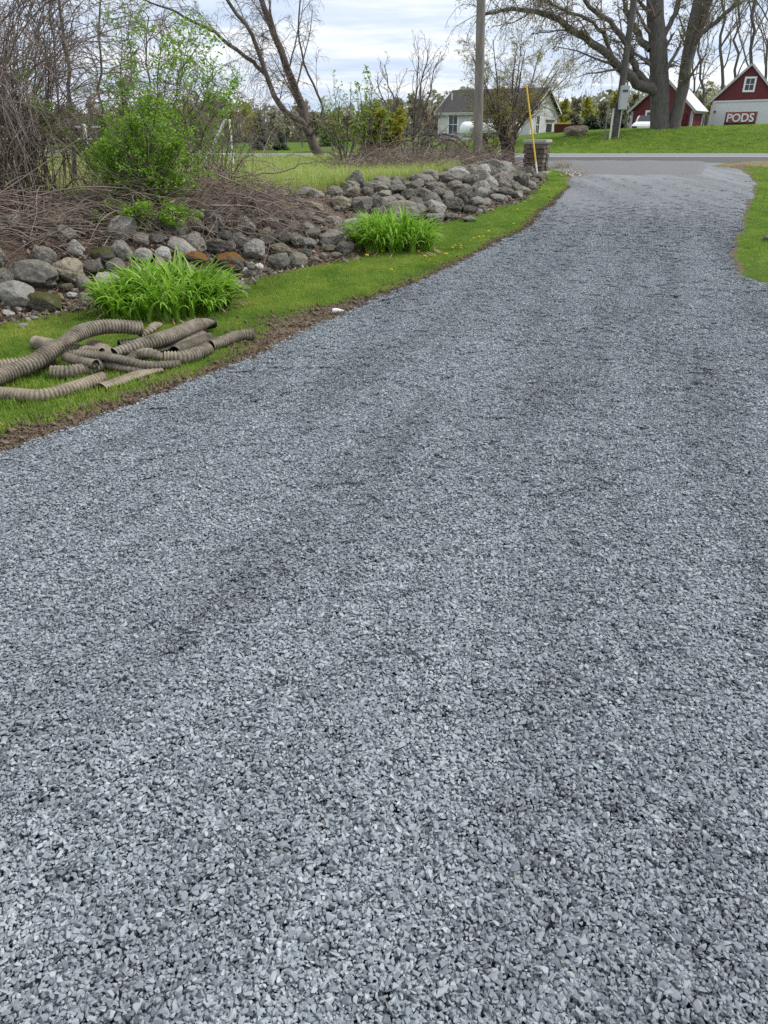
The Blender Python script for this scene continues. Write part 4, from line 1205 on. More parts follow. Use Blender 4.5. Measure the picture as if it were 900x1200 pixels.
# local (-x, -y) corner is the near right one: gable faces -y (to the right), long side -x faces the camera
cen = corner[:2] + d_ * (W_ / 2) + e_ * (L_ / 2)
house = gable('white_house', (cen[0], cen[1], zb), rzh, W_, L_, hh, 1.75, M['white_siding'], M['shingle'], 'white clapboard house with a dark shingle roof behind the multi-stemmed shrub', 'house', over=.3, trim='dull_white')
window(house, (-W_ / 2, 2.95, 1.75), .85, 1.5, '-x', 2, 2)
window(house, (-W_ / 2, -1.2, 1.75), .85, 1.5, '-x', 2, 2)
window(house, (-1.6, -L_ / 2, 1.7), .8, 1.3, '-y', 2, 2)
q = MB(); q.box((1.35, -L_ / 2 - .03, .75), (1.25, .06, 2.1)); dr = q.build('door', M['black_plastic'], house)
q = MB(); q.tube([(.85, -L_ / 2 - .06, .8), (.85, -L_ / 2 - .12, .8)], [.04, .03], 8); q.build('handle', M['grey_metal'], dr)
q = MB(); q.box((1.5, -L_ / 2 - .05, 2.05), (2.2, .05, .16)); q.build('lintel_board', M['pole_dark'], house)
q = MB(); q.tube([(-1.6, 4.0, hh + 1.0), (-1.6, 4.0, hh + 1.55)], [.06, .06], 8); q.build('vent_pipe', M['dull_white'], house)

# propane tank in front of the house
t0, t1 = at(543, 166, 60), at(604, 166, 60); zt = float(H(*((t0 + t1) / 2)[:2])); rt = .52
root = empty('propane_tank', (*((t0 + t1) / 2)[:2], zt)); root['x'] = 0; del root['x']
tag(root, 'white horizontal propane tank on the grass in front of the white house', 'gas tank')
hl = (t1[0] - t0[0]) / 2 - .1
mb = MB(); xs = np.concatenate([-hl - .42 * np.cos(np.linspace(0, math.pi / 2, 7)), hl + .42 * np.sin(np.linspace(0, math.pi / 2, 7))])
rs = np.concatenate([rt * np.sin(np.linspace(.04, math.pi / 2, 7)), rt * np.cos(np.linspace(0, math.pi / 2 - .04, 7))])
mb.tube([(x, 0, .72) for x in xs], rs, 20); mb.build('tank_shell', M['white_paint'], root, smooth=True)
mb = MB(); mb.tube([(0, 0, 1.2), (0, 0, 1.42)], [.2, .19], 12); mb.build('valve_dome', M['white_paint'], root)
for s in (-1, 1):
    mb = MB(); mb.box((s * hl * .65, 0, .08), (.18, .8, .36)); mb.build('saddle', M['grey_metal'], root)

# red barns
M['barn_trim'] = simple('weathered barn trim', (.42, .42, .43), .6, 6, .12)
def barn(px_l, px_r, py_base, Y, rz, W, D, h, rise, label, zoff=0):
    l = at(px_l, py_base, Y)
    z0 = l[2] + zoff
    d_ = np.array([math.cos(rz), math.sin(rz)]); e_ = np.array([-math.sin(rz), math.cos(rz)])
    cen = l[:2] + d_ * (W / 2) + e_ * (D / 2)
    return gable('red_barn', (cen[0], cen[1], z0), rz, W, D, h, rise, M['red_board'], M['metal_roof'], label, 'barn', over=.22, below=1.0, trim='barn_trim')
small = barn(737, 806, 155, 60, R(-38), 4.4, 2.3, 1.42, 1.9, 'smaller red barn with a pale roof, half hidden by the trunks of the big maple')
window(small, (-.55, -1.15, .62), .95, 1.3, '-y', 1, 2, .13)
q = MB(); q.box((1.35, -1.18, .2), (.95, .05, 1.9)); dr = q.build('door', M['red_paint'], small)
big = barn(829, 900, 151, 66, R(-25), 4.75, 7, 2.0, 2.35, 'red barn with one gable window standing behind the white container')
window(big, (.1, -3.5, 3.05), .6, .78, '-y', 2, 2, .13)

# white storage container with its sign
l = at(831, 150, 60); r_ = at(905, 150, 56.3)
v = r_[:2] - l[:2]; rz = math.atan2(v[1], v[0]); Lc = float(np.hypot(*v))
zc = l[2] - .75
root = empty('storage_container', (l[0], l[1], zc), rz); tag(root, 'white storage container lettered PODS, parked before the red barn with the gable window', 'container')
hc = 2.48
mb = MB(); mb.box((Lc / 2, 1.2, hc / 2), (Lc, 2.4, hc)); mb.build('container_body', simple('container white', (.60, .63, .66), .5, 3, .06), root, bevel=.03)
mb = MB()
for zz in (.06, hc - .05): mb.box((Lc / 2, -.025, zz), (Lc + .02, .05, .10))
for xx in (.05, Lc - .05): mb.box((xx, -.02, hc / 2), (.1, .042, hc - .21))
mb.build('container_frame', M['dull_white'], root)
mb = MB()
for k in range(2): mb.box((.22, -.03, .9 + .9 * k), (.16, .04, .1))
mb.box((1.35, -.03, 1.35), (.1, .04, .1)); mb.build('latch', M['pole_dark'], root)
kx = Lc / 74.0                                       # metres per photo pixel along the container
sx0, sx1 = (848.5 - 831) * kx, (885 - 831) * kx
sgn = MB(); sgn.box(((sx0 + sx1) / 2, -.022, 1.38), (sx1 - sx0, .03, .74)); sign = sgn.build('sign_panel', simple('sign red', (.34, .085, .075), .5, 4, .08), root)
q = MB(); q.box(((sx0 + sx1) / 2, -.024, .99), (sx1 - sx0, .028, .15)); q.build('sign_band', simple('sign black', (.03, .03, .035), .5, 4, .08), sign)
q = MB(); q.box(((sx0 + sx1) / 2, -.022, .765), (sx1 - sx0, .024, .29)); q.build('sign_strip', M['white_paint'], sign)
def text(name, s, size, loc, width, mat, parent, off=.0, ext=.006):
    cu = bpy.data.curves.new(name, 'FONT'); cu.body = s; cu.size = size; cu.align_x = 'CENTER'; cu.align_y = 'CENTER'; cu.extrude = ext; cu.offset = off
    t = bpy.data.objects.new(name, cu); COL.objects.link(t)
    dg = bpy.context.evaluated_depsgraph_get(); me = bpy.data.meshes.new_from_object(t.evaluated_get(dg))
    bpy.data.objects.remove(t)
    xs = [v.co.x for v in me.vertices]; w = max(xs) - min(xs); cx = (max(xs) + min(xs)) / 2
    ys = [v.co.y for v in me.vertices]; cy = (max(ys) + min(ys)) / 2
    for v in me.vertices: v.co = Vector(((v.co.x - cx) * width / w, v.co.y - cy, v.co.z))
    me.materials.clear(); me.materials.append(mat)
    o = bpy.data.objects.new(name, me); link(o, parent); o.location = loc; o.rotation_euler = (R(90), 0, 0)
    return o
cxs = (sx0 + sx1) / 2
M['sign_black'] = simple('letter outline black', (.02, .02, .02), .5, 4, .1, bmp=0)
text('lettering_outline', 'PODS', .78, (cxs, -.044, 1.385), (sx1 - sx0) * .93, M['sign_black'], sign, .045)
text('lettering', 'PODS', .72, (cxs, -.058, 1.385), (sx1 - sx0) * .87, M['white_paint'], sign, .022)
text('lettering', 'Moving & Storage', .29, (cxs, -.043, .775), (sx1 - sx0) * .88, M['sign_black'], sign, .006)

# white car half hidden by the maple
cp = at(767, 152, 56.5); czz = cp[2] - .62
root = empty('white_car', (cp[0] + .15, cp[1] + 1.2, czz), R(180 + 58)); tag(root, 'white car nosing out from behind the big maple trunk, before the smaller red barn', 'car')
prof = [(-2.1, .35), (-2.12, .75), (-1.95, .98), (-1.2, 1.02), (-.55, 1.48), (.75, 1.5), (1.25, 1.1), (2.0, .98), (2.2, .78), (2.2, .38)]
mb = MB(); mb.prism([(x, -.86, z) for x, z in prof], (0, 1.72, 0)); mb.build('body', M['white_paint'], root, bevel=.06, smooth=False)
mb = MB()
mb.prism([(.80, -.70, 1.475), (1.24, -.74, 1.11), (1.24, .74, 1.11), (.80, .70, 1.475)], (.02, 0, .02)); mb.build('windscreen', M['glass'], root)
mb = MB()
for s in (-1, 1): mb.prism([(-1.0, s * .868, 1.06), (-.52, s * .868, 1.40), (.68, s * .868, 1.42), (1.05, s * .868, 1.08)], (0, s * .006, 0))
mb.build('side_window', M['glass'], root)
for x in (-1.35, 1.4):
    for s in (-1, 1):
        mb = MB(); mb.tube([(x, s * .70, .33), (x, s * .88, .33)], [.33, .33], 20); wh = mb.build('wheel', M['black_plastic'], root)
        mb = MB(); mb.tube([(x, s * .87, .33), (x, s * .89, .33)], [.2, .19], 14); mb.build('rim', M['grey_metal'], wh)
for s in (-1, 1):
    mb = MB(); mb.box((2.19, s * .62, .76), (.08, .36, .15)); mb.build('headlight', M['glass'], root, bevel=.02)

# dumper trailer by the house
p = at(664, 158, 66); p[2] = float(H(p[0], p[1])) + .0
zz = at(664, 159, 66)[2] - .45
root = empty('dump_trailer', (p[0], p[1], zz), R(-8)); tag(root, 'dark red dump trailer with a yellow rim parked beside the white house', 'trailer')
mb = MB(); mb.prism([(-.95, -.7, .45), (.95, -.7, .45), (1.05, -.75, 1.25), (-1.05, -.75, 1.25)], (0, 1.5, 0)); mb.build('trailer_bed', simple('rusty dark red', (.07, .018, .015), .6, 8, .3), root, bevel=.03)
mb = MB(); mb.box((-.42, -.02, 1.32), (1.25, 1.56, .11)); mb.build('rim', M['yellow'], root, bevel=.02)
for x in (-.35, .4):
    for s in (-1, 1):
        mb = MB(); mb.tube([(x, s * .74, .33), (x, s * .9, .33)], [.33, .33], 16); mb.build('wheel', M['black_plastic'], root)
mb = MB(); mb.box((1.55, 0, .5), (1.1, .1, .1)); mb.build('drawbar', M['pole_dark'], root)

# ------------------------------------------------------------------ white rail fence across the road, on the field side
root = empty('rail_fence', (at(140, 170, 33)[0], 33, float(H(at(140, 170, 33)[0], 33))))
tag(root, 'white three-rail fence seen through the bare thicket', 'fence')
x0, x1 = at(-60, 170, 27.6)[0], at(236, 170, 27.6)[0]
root.location = ((x0 + x1) / 2, 27.6, .66)
for zz in (.42, .80, 1.16):
    mb = MB(); mb.box((0, 0, zz), (x1 - x0, .03, .05)); mb.build('rail', M['dull_white'], root)
for x in np.arange(x0, x1 + .1, 2.35):
    mb = MB(); mb.box((x - (x0 + x1) / 2, .07, .55), (.11, .1, 1.4)); mb.build('post', M['dull_white'], root)

# white A-frame
Ya = 19.5
ap = Vector(at(266, 140, Ya)); f1 = Vector(at(229, 200, Ya - .3)); f2 = Vector(at(274, 199, Ya - .3)); f3 = Vector(at(236, 200, Ya + 1.0))
for f in (f1, f2, f3): f.z = float(H(f.x, f.y)) - .03
root = empty('swing_frame', Vector(((f1.x + f2.x) / 2, Ya, f1.z))); o0 = root.location
tag(root, 'white A-shaped pole frame standing in the field behind the brush pile', 'frame')
for f, off in ((f1, -.05), (f2, .06), (f3, -.02)):
    mb = MB(); mb.tube([f - o0, ap - o0 + Vector((off, 0, 0))], [.027, .024], 10); mb.build('leg', M['white_paint'], root)
mb = MB(); a_, b_ = f1.lerp(ap, .42), f2.lerp(ap, .42); mb.tube([a_ - o0, b_ - o0], [.022, .022], 8); mb.build('cross_brace', M['white_paint'], root)
# ------------------------------------------------------------------ woody plants
def wander(start, d, L, n, r0, r1, rg, bend=.12, up=0.0, droop=0.0):
    P = [np.array(start, float)]; d = np.array(d, float); d /= np.linalg.norm(d)
    for i in range(n):
        d = d + rg.normal(size=3) * bend + np.array([0, 0, up]) - np.array([0, 0, droop * (i + 1) / n])
        d /= np.linalg.norm(d); P.append(P[-1] + d * L / n)
    return np.array(P), np.linspace(r0, r1, n + 1)

def sprout(P, rad, rg, count, lo, L, ang, ratio, rmin, n, bend, up, droop, Lvar=.4, taper=.25):
    """side branches along one parent"""
    out = []
    m = len(P) - 1
    for k in range(count):
        t = lo + (1 - lo) * (k + rg.random()) / count
        f = t * m; i = min(int(f), m - 1); u = f - i
        p = P[i] * (1 - u) + P[i + 1] * u; r = (rad[i] * (1 - u) + rad[i + 1] * u)
        d = P[i + 1] - P[i]; d /= np.linalg.norm(d)
        a = rg.normal(size=3); a -= d * a.dot(d); a /= np.linalg.norm(a)
        th = ang * rg.uniform(.6, 1.3)
        nd = d * math.cos(th) + a * math.sin(th)
        l = L * (1 - .55 * t) * rg.uniform(1 - Lvar, 1 + Lvar)
        rr = max(min(r * ratio, r * .9), rmin)
        out.append(wander(p, nd, l, n, rr, max(rr * taper, rmin * .6), rg, bend, up, droop))
    return out

def tree(stems, rg, spec):
    """stems: [(P, r)]. spec: per level dict. Returns the list of levels."""
    levels = [stems]
    for sp in spec:
        nxt = []
        for P, r in levels[-1]:
            sp2 = dict(sp); c = sp2.pop('count'); L = sp2.pop('L')
            Lp = np.linalg.norm(np.diff(P, axis=0), axis=1).sum()
            nxt += sprout(P, r, rg, c, L=L * Lp, **sp2)
        levels.append(nxt)
    return levels

def tubes(levels, n): 
    P = [q[0] for q in levels]; r = [q[1] for q in levels]
    return tube_np(P, r, n)

def make_tree(name, loc, levels, cat, label, trunk_mat, twig_mat, group=None, n_trunk=1, sides=(9, 5, 4, 3, 3), leaves=None):
    """levels in world space; the first n_trunk levels are the trunk, the others the crown"""
    loc = np.array(loc, float)
    root = empty(name, loc); tag(root, label, cat, group)
    VV, FF, off = [], [], 0
    for i in range(n_trunk):
        v, f = tubes(levels[i], sides[i]); VV.append(v); FF.append(f + off); off += len(v)
    mesh_obj('trunk', np.concatenate(VV) - loc, np.concatenate(FF), trunk_mat, root, smooth=True)
    VV, FF, off = [], [], 0
    for i in range(n_trunk, len(levels)):
        if not levels[i]: continue
        v, f = tubes(levels[i], sides[min(i, len(sides) - 1)]); VV.append(v); FF.append(f + off); off += len(v)
    crown = mesh_obj('crown', np.concatenate(VV) - loc, np.concatenate(FF), twig_mat, root)
    if leaves is not None:
        C, size, mat, up = leaves
        v, f = leaves_at(C - loc, size, rng, up)
        mesh_obj('foliage', v, f, mat, crown)
    return root

def tips(level, rg, per, spread):
    C = []
    for P, r in level:
        k = rg.integers(0, per + 1) if per >= 1 else int(rg.random() < per)
        for q in range(k):
            t = rg.uniform(.35, 1) * (len(P) - 1); i = min(int(t), len(P) - 2)
            C.append(P[i] + (P[i + 1] - P[i]) * (t - i) + rg.normal(size=3) * spread)
    return np.array(C) if C else np.zeros((0, 3))

M['bud'] = leafmat('new maple bud leaf', [(.19, .20, .06), (.26, .26, .10), (.22, .16, .09), (.15, .19, .06)], .4)
M['spring_leaf'] = leafmat('fresh honeysuckle leaf', [(.11, .23, .014), (.17, .33, .025), (.23, .41, .04), (.30, .46, .09)], .48)
M['spring_leaf_dim'] = leafmat('mid green shrub leaf', [(.08, .16, .02), (.13, .21, .03), (.18, .25, .05)], .35)
M['olive_leaf'] = leafmat('yellow green spring leaf', [(.24, .26, .035), (.34, .35, .05), (.40, .37, .07), (.24, .24, .045)], .45)
M['haze_leaf'] = leafmat('haze tinted distant foliage', [(.24, .25, .145), (.31, .31, .19), (.30, .275, .20), (.20, .225, .125)], .5)  # distance haze is put into this leaf colour, paler than near foliage
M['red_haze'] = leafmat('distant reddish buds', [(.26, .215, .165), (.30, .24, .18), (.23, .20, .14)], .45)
M['needle'] = leafmat('dark conifer needle', [(.012, .026, .014), (.022, .042, .020), (.032, .052, .026)], .15)
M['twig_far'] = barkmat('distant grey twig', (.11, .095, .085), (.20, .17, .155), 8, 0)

# ---- leaning tree
rg = np.random.default_rng(21)
Yt = 28.3
def path_px(pts, Y, dY=0.0):
    n = len(pts)
    return np.array([at(px, py, Y + dY * i / max(1, n - 1)) for i, (px, py) in enumerate(pts)])
def limb(pts, Y, w0, w1, dY=0.0, n=18, wob_=.02):
    P = smooth_path(path_px(pts, Y, dY), n)
    k = mpp(Y)
    P[1:] += rg.normal(size=(n - 1, 3)) * wob_
    return (P, np.linspace(w0 * k / 2, w1 * k / 2, n))
base = at(376, 189, Yt); base[2] = float(H(base[0], base[1]))
t1 = limb([(381, 196), (373, 180), (362, 157), (352, 120), (338, 85), (325, 50), (312, 18), (300, -25), (288, -80)], Yt, 12.5, 4.5, .8)
t2 = limb([(362, 157), (352, 141), (335, 131), (325, 118), (313, 92), (303, 60), (290, 32), (270, 5), (250, -30)], Yt, 8, 3, -.6)
t3 = limb([(311, 86), (298, 74), (272, 55), (248, 35), (222, 22), (196, 10), (170, 0)], Yt, 5, 1.5, -1.0)
t4 = limb([(352, 118), (343, 90), (330, 62), (322, 40), (316, 10), (318, -30)], Yt, 4, 1.5, .6)
t5 = limb([(356, 150), (372, 142), (384, 158), (392, 178)], Yt, 3, 1.4, -.3)
t6 = limb([(370, 178), (366, 160), (378, 130), (370, 105), (356, 70), (350, 30), (352, -20)], Yt, 3.5, 1.5, .4)
big_ = [t2, t3, t4, t6]
lv = tree(big_ + [t1], rg, [
    dict(count=8, lo=.3, L=.34, ang=.75, ratio=.26, rmin=.009, n=8, bend=.10, up=.04, droop=.05),
    dict(count=8, lo=.15, L=.55, ang=.7, ratio=.5, rmin=.0055, n=7, bend=.12, up=-.01, droop=.18),
    dict(count=5, lo=.2, L=.65, ang=.6, ratio=.6, rmin=.004, n=6, bend=.12, up=-.02, droop=.32)])
lv[0] = lv[0] + [t5]
hg = []
for P, r in (t3, t2, lv[1][0], lv[1][1], lv[1][2], t4):
    for k in range(22):
        i = rg.integers(len(P) // 3, len(P))
        i = min(i, len(P) - 1)
        hg.append(wander(P[i], (rg.normal() * .8 - .2, rg.normal() * .6, rg.uniform(-.3, .7)), rg.uniform(.5, 1.5), 8, .009, .003, rg, .12, 0, .34))
lv[2] += hg; lv[3] += tree(hg, rg, [dict(count=6, lo=.15, L=.45, ang=.7, ratio=.6, rmin=.0035, n=5, bend=.13, up=-.01, droop=.3)])[1]
lf = tips(lv[3], rg, 1, .02)
make_tree('leaning_tree', base, lv, 'tree', 'bare forked tree leaning over the meadow behind the brush pile', M['bark_dark'], M['twig'], leaves=(lf, .022, M['bud'], 0), sides=(10, 5, 3, 3))

# ---- the big maple over the road
rg = np.random.default_rng(33)
Ym = 52.5
mb0 = at(780, 154, Ym); mb0[2] = float(H(mb0[0], mb0[1]))
def ml(pts, w0, w1, dY=0.0, n=16, wob_=.05, y0=0.0): return limb(pts, Ym + y0, w0, w1, dY, n, wob_)
m1 = ml([(774, 163), (773, 150), (773, 120), (772, 90), (771, 60), (769, 30), (767, 0), (764, -40), (758, -90)], 22, 16, 0, wob_=.03)
m1[1][:3] *= [1.2, 1.08, 1.02]
m2 = ml([(788, 163), (791, 145), (796, 122), (802, 92), (807, 60), (812, 30), (818, 0), (826, -40), (835, -80)], 15, 9, .8, y0=-.3, wob_=.03)
m3 = ml([(797, 120), (804, 85), (813, 50), (822, 25), (832, -5), (845, -40), (860, -80)], 11, 6, 1.2)
m4 = ml([(806, 75), (816, 48), (826, 36), (845, 22), (863, 2), (885, -30)], 7, 3, -1.5)
m5 = ml([(772, 112), (762, 104), (748, 98), (735, 88), (720, 72), (708, 60), (690, 46), (672, 36), (650, 22), (625, 13), (600, 9), (578, 16), (560, 16)], 12, 2.2, -4, n=24)
m6 = ml([(768, 108), (752, 92), (744, 78), (738, 62), (730, 46), (718, 30), (706, 18), (690, 5), (672, -20)], 9, 3.5, -2.5)
m7 = ml([(762, 58), (750, 45), (742, 30), (734, 12), (728, -10), (715, -40)], 8, 4, 1.5)
m8 = ml([(772, 60), (784, 30), (794, 8), (800, -20), (805, -60)], 6, 4, 2)
m9 = ml([(720, 72), (706, 40), (690, 22), (660, 12), (630, -10), (600, -30)], 4, 1.8, -5)
lim = [m3, m4, m5, m6, m7, m8, m9]
lv = tree(lim + [m1, m2], rg, [
    dict(count=13, lo=.25, L=.30, ang=.75, ratio=.32, rmin=.022, n=8, bend=.11, up=.03, droop=.03),
    dict(count=7, lo=.2, L=.5, ang=.7, ratio=.5, rmin=.010, n=7, bend=.12, up=-.01, droop=.12),
    dict(count=5, lo=.15, L=.6, ang=.65, ratio=.6, rmin=.0065, n=5, bend=.14, up=-.03, droop=.32)])
# hanging twigs along the long limb over the drive
hang = []
for P, r in (m5, m9):
    for k in range(60):
        i = rg.integers(8, len(P) - 1)
        hang.append(wander(P[i], (rg.normal() * .7, rg.normal() * .6, rg.uniform(-.5, .6)), rg.uniform(1.2, 3.4), 8, .022, .008, rg, .13, 0, .36))
lv[1] += hang
h2 = tree(hang, rg, [dict(count=7, lo=.15, L=.4, ang=.8, ratio=.7, rmin=.008, n=5, bend=.14, up=-.02, droop=.3)])[1]
lv[2] += h2
root = empty('maple_tree', mb0); tag(root, 'huge multi-trunked maple with rough grey bark on the bank across the road', 'tree')
v, f = tubes([m1, m2], 16); mesh_obj('trunk', v - mb0, f, M['bark_grey'], root, smooth=True)
for q in lim:
    v, f = tubes([q], 10); mesh_obj('limb', v - mb0, f, M['bark_grey'], root, smooth=True)
VV, FF, off = [], [], 0
for i in (1, 2, 3):
    v, f = tubes(lv[i], (0, 5, 3, 3)[i]); VV.append(v); FF.append(f + off); off += len(v)
crown = mesh_obj('crown', np.concatenate(VV) - mb0, np.concatenate(FF), M['twig'], root)
C = np.concatenate([tips(lv[3], rg, 4, .10), tips(h2, rg, 5, .10)])
v, f = leaves_at(C - mb0, .062, rng, -.1); mesh_obj('foliage', v, f, M['bud'], crown)

# ---- multi-stemmed shrub by the pole
rg = np.random.default_rng(44)
Ys = 25.4; b0 = at(592, 196, Ys); b0[2] = float(H(b0[0], b0[1])); k = mpp(Ys)
st = []
for i in range(13):
    tx = 604 + (i - 6) * 10 + rg.normal() * 6; ty = rg.uniform(35, 95) + 2.2 * abs(i - 6)
    x0 = 592 + rg.normal() * 5
    st.append(limb([(x0, 197), (x0 + (tx - 592) * .12, 165), (592 + (tx - 592) * .5, 125), (tx, ty)], Ys, rg.uniform(2.6, 4.6), .8, rg.uniform(-1, 1), 12, .015))
st.append(limb([(580, 196), (576, 182), (570, 165), (556, 150)], Ys, 4.5, 1.5, -.3, 10, .015))
lv = tree(st, rg, [
    dict(count=12, lo=.25, L=.40, ang=.62, ratio=.5, rmin=.007, n=7, bend=.11, up=.0, droop=.03),
    dict(count=7, lo=.2, L=.55, ang=.7, ratio=.6, rmin=.0045, n=6, bend=.13, up=0, droop=.12),
    dict(count=5, lo=.2, L=.65, ang=.7, ratio=.7, rmin=.003, n=4, bend=.15, up=0, droop=.2)])
C = np.concatenate([tips(lv[3], rg, 3, .03), tips(lv[2], rg, 2, .03)])
make_tree('shrub_tree', b0, lv, 'shrub', 'fan-shaped multi-stemmed shrub with tiny new leaves, between the wooden pole and the stone pillar', M['bark_dark'], M['twig'], leaves=(C, .026, M['olive_leaf'], 0), sides=(8, 5, 3, 3))
# bare stump-like stem next to it
st_p = at(598, 190, 30.5)
# ---- bare sapling and the scrub between tree and pole
def shrub(px, py, Y, hpx, wpx, nst, label, leafm=None, lsize=.03, dens=1.0, name='bare_shrub', cat='shrub', seed=0, twig='twig', r=2.2, group=None, lev=3, droop=.05, trunkmat='bark_dark', counts=(9, 6, 4), up=0.0):
    global rg
    rg = np.random.default_rng(seed + 900)
    b0 = at(px, py, Y); b0[2] = float(H(b0[0], b0[1])); k = mpp(Y)
    st = []
    for i in range(nst):
        tx = px + (rg.random() - .5) * wpx; hy = hpx * rg.uniform(.62, 1.0) * (1 - .45 * (abs(tx - px) / (wpx / 2 + 1)) ** 2)
        x0 = px + (tx - px) * .12 + rg.normal() * wpx * .04
        st.append(limb([(x0, py + 3), (x0 + (tx - x0) * .25, py - hy * .35), (x0 + (tx - x0) * .65, py - hy * .7), (tx, py - hy)], Y, r * rg.uniform(.7, 1.3), r * .3, rg.uniform(-1, 1) * wpx * k * .35, 10, .007 * hpx * k))
    spec = [dict(count=counts[0], lo=.2, L=.38, ang=.65, ratio=.55, rmin=.0042 * Y / 18, n=6, bend=.12, up=up, droop=droop),
            dict(count=counts[1], lo=.15, L=.5, ang=.75, ratio=.65, rmin=.003 * Y / 18, n=5, bend=.14, up=up * .5, droop=droop * 2),
            dict(count=counts[2], lo=.15, L=.6, ang=.75, ratio=.7, rmin=.0023 * Y / 18, n=4, bend=.16, up=0, droop=droop * 3)][:lev]
    lv = tree(st, rg, spec)
    lf = None
    if leafm:
        C = np.concatenate([tips(lv[-1], rg, max(1, int(round(3 * dens))), .03), tips(lv[-2], rg, max(1, int(round(4 * dens))), .03)])
        if dens < 1: C = C[rg.random(len(C)) < dens]
        lf = (C, lsize, M[leafm], .1)
    return make_tree(name, b0, lv, cat, label, M[trunkmat], M[twig], group, leaves=lf, sides=(6, 4, 3, 3))

shrub(481, 192, 27, 152, 95, 6, 'slender bare grey sapling with upswept twigs, between the round olive bush and the white house', name='bare_sapling', cat='sapling', seed=1, r=3, droop=0, up=.05, counts=(10, 5, 3), trunkmat='bark_grey')
shrub(449, 192, 26, 72, 60, 14, 'round olive-yellow budding bush behind the meadow', 'olive_leaf', .06, 2.6, 'budding_bush', 'bush', 2, droop=.02)
shrub(408, 192, 24, 100, 70, 9, 'thin upright shrub with sparse fresh green leaves beside the foot of the leaning tree', 'spring_leaf', .045, .55, 'leafing_shrub', 'shrub', 3, droop=.0, up=.05, counts=(8, 5, 3))
shrub(432, 194, 23, 105, 40, 4, 'tall wispy shrub whose few shoots hold fresh leaves above the olive bush', 'spring_leaf', .055, .8, 'leafing_shrub', 'shrub', 4, droop=.0, up=.05, counts=(7, 4, 3))
shrub(520, 197, 23, 40, 120, 16, 'low grey bramble arching in front of the white house', None, name='bramble', cat='bramble', seed=5, r=1.8, droop=.18, counts=(8, 5, 3))
shrub(470, 200, 22, 34, 110, 16, 'dry brown scrub at the back of the rock bank by the olive bush', None, name='dry_scrub', cat='scrub', seed=6, r=1.6, droop=.15, counts=(8, 5, 3))
shrub(558, 199, 24, 26, 70, 12, 'dry brown scrub round the foot of the wooden pole', None, name='dry_scrub', cat='scrub', seed=7, r=1.5, droop=.12, counts=(8, 5, 3))
shrub(405, 200, 21, 30, 60, 9, 'dry brown scrub at the edge of the meadow under the leafing shrub', None, name='dry_scrub', cat='scrub', seed=17, r=1.5, droop=.12, counts=(8, 5, 3))
# dark looping vine stems
rg = np.random.default_rng(77)
b0 = at(505, 200, 24); b0[2] = float(H(b0[0], b0[1]))
vs = [limb(q, 24, w, w * .6, rg.uniform(-.4, .4), 16, .02) for q, w in (
    ([(446, 197), (450, 182), (462, 170), (480, 165), (498, 168)], 2.6), ([(494, 198), (495, 180), (494, 166), (505, 158), (520, 163)], 3.4), ([(507, 199), (507, 182), (503, 168), (512, 160), (530, 158), (548, 172)], 3.2),
    ([(498, 168), (510, 172), (524, 163), (540, 170), (552, 186)], 2.4), ([(466, 198), (470, 184), (486, 172), (500, 165)], 2.2))]
lv = tree(vs, rg, [dict(count=9, lo=.2, L=.35, ang=.9, ratio=.5, rmin=.008, n=6, bend=.2, up=0, droop=.15), dict(count=5, lo=.2, L=.5, ang=.9, ratio=.7, rmin=.006, n=5, bend=.2, up=0, droop=.2)])
make_tree('grape_vine', b0, lv, 'vine', 'dark old vine stems looping in front of the white house corner', M['bark_dark'], M['twig'], sides=(8, 4, 3))

# ---- bare trees on the field edge at the other side of the thicket
def bare_tree(px, py, Y, top, w, label, seed, lean=0, group=None, spec=None, leafm=None, mat='bark_dark', name='bare_tree', extra=(), dens=.6, lsz=.03):
    global rg
    rg = np.random.default_rng(seed)
    b0 = at(px, py, Y); b0[2] = float(H(b0[0], b0[1]))
    k = mpp(Y)
    st = [limb([(px, py + 6), (px + lean * .3, py - (py - top) * .35), (px + lean * .7, py - (py - top) * .7), (px + lean, top)], Y, w, w * .35, rg.uniform(-.6, .6), 14, .004 * Y * .5)]
    for (a, b2, c2, d2, w2) in extra: st.append(limb([(a, b2), ((a + c2) / 2 + (c2 - a) * .1, (b2 + d2) / 2), (c2, d2)], Y, w2, w2 * .4, rg.uniform(-1, 1), 10, .02))
    lv = tree(st, rg, spec or [
        dict(count=12, lo=.3, L=.32, ang=.75, ratio=.45, rmin=.0006 * Y, n=7, bend=.14, up=.05, droop=.02),
        dict(count=7, lo=.2, L=.48, ang=.7, ratio=.6, rmin=.00042 * Y, n=5, bend=.16, up=.02, droop=.05),
        dict(count=5, lo=.15, L=.55, ang=.7, ratio=.7, rmin=.0003 * Y, n=4, bend=.18, up=0, droop=.1)])
    lf = None
    if leafm: lf = (tips(lv[-1], rg, 1, .04)[::1], lsz, M[leafm], 0)
    return make_tree(name, b0, lv, 'tree', label, M[mat], M['twig'], group, leaves=lf, sides=(8, 5, 3, 3))
bare_tree(88, 215, 15, -60, 5.5, 'tallest dark slim trunk rising out of the thicket, tilted slightly', 61, -22)
bare_tree(80, 214, 14.2, -50, 3.0, 'thin dark trunk running close beside the tallest slim trunk', 62, -30)
bare_tree(120, 214, 15.5, -50, 3.6, 'thin grey trunk rising behind the top of the green shrub', 63, -6)
bare_tree(38, 216, 14.5, -40, 2.6, 'thin bare sapling tree above the vine thicket at the end of the bank', 64, 8)
bare_tree(8, 216, 13.5, 0, 2.4, 'thin bare sapling tree with purplish twigs over the vine thicket', 65, 12)
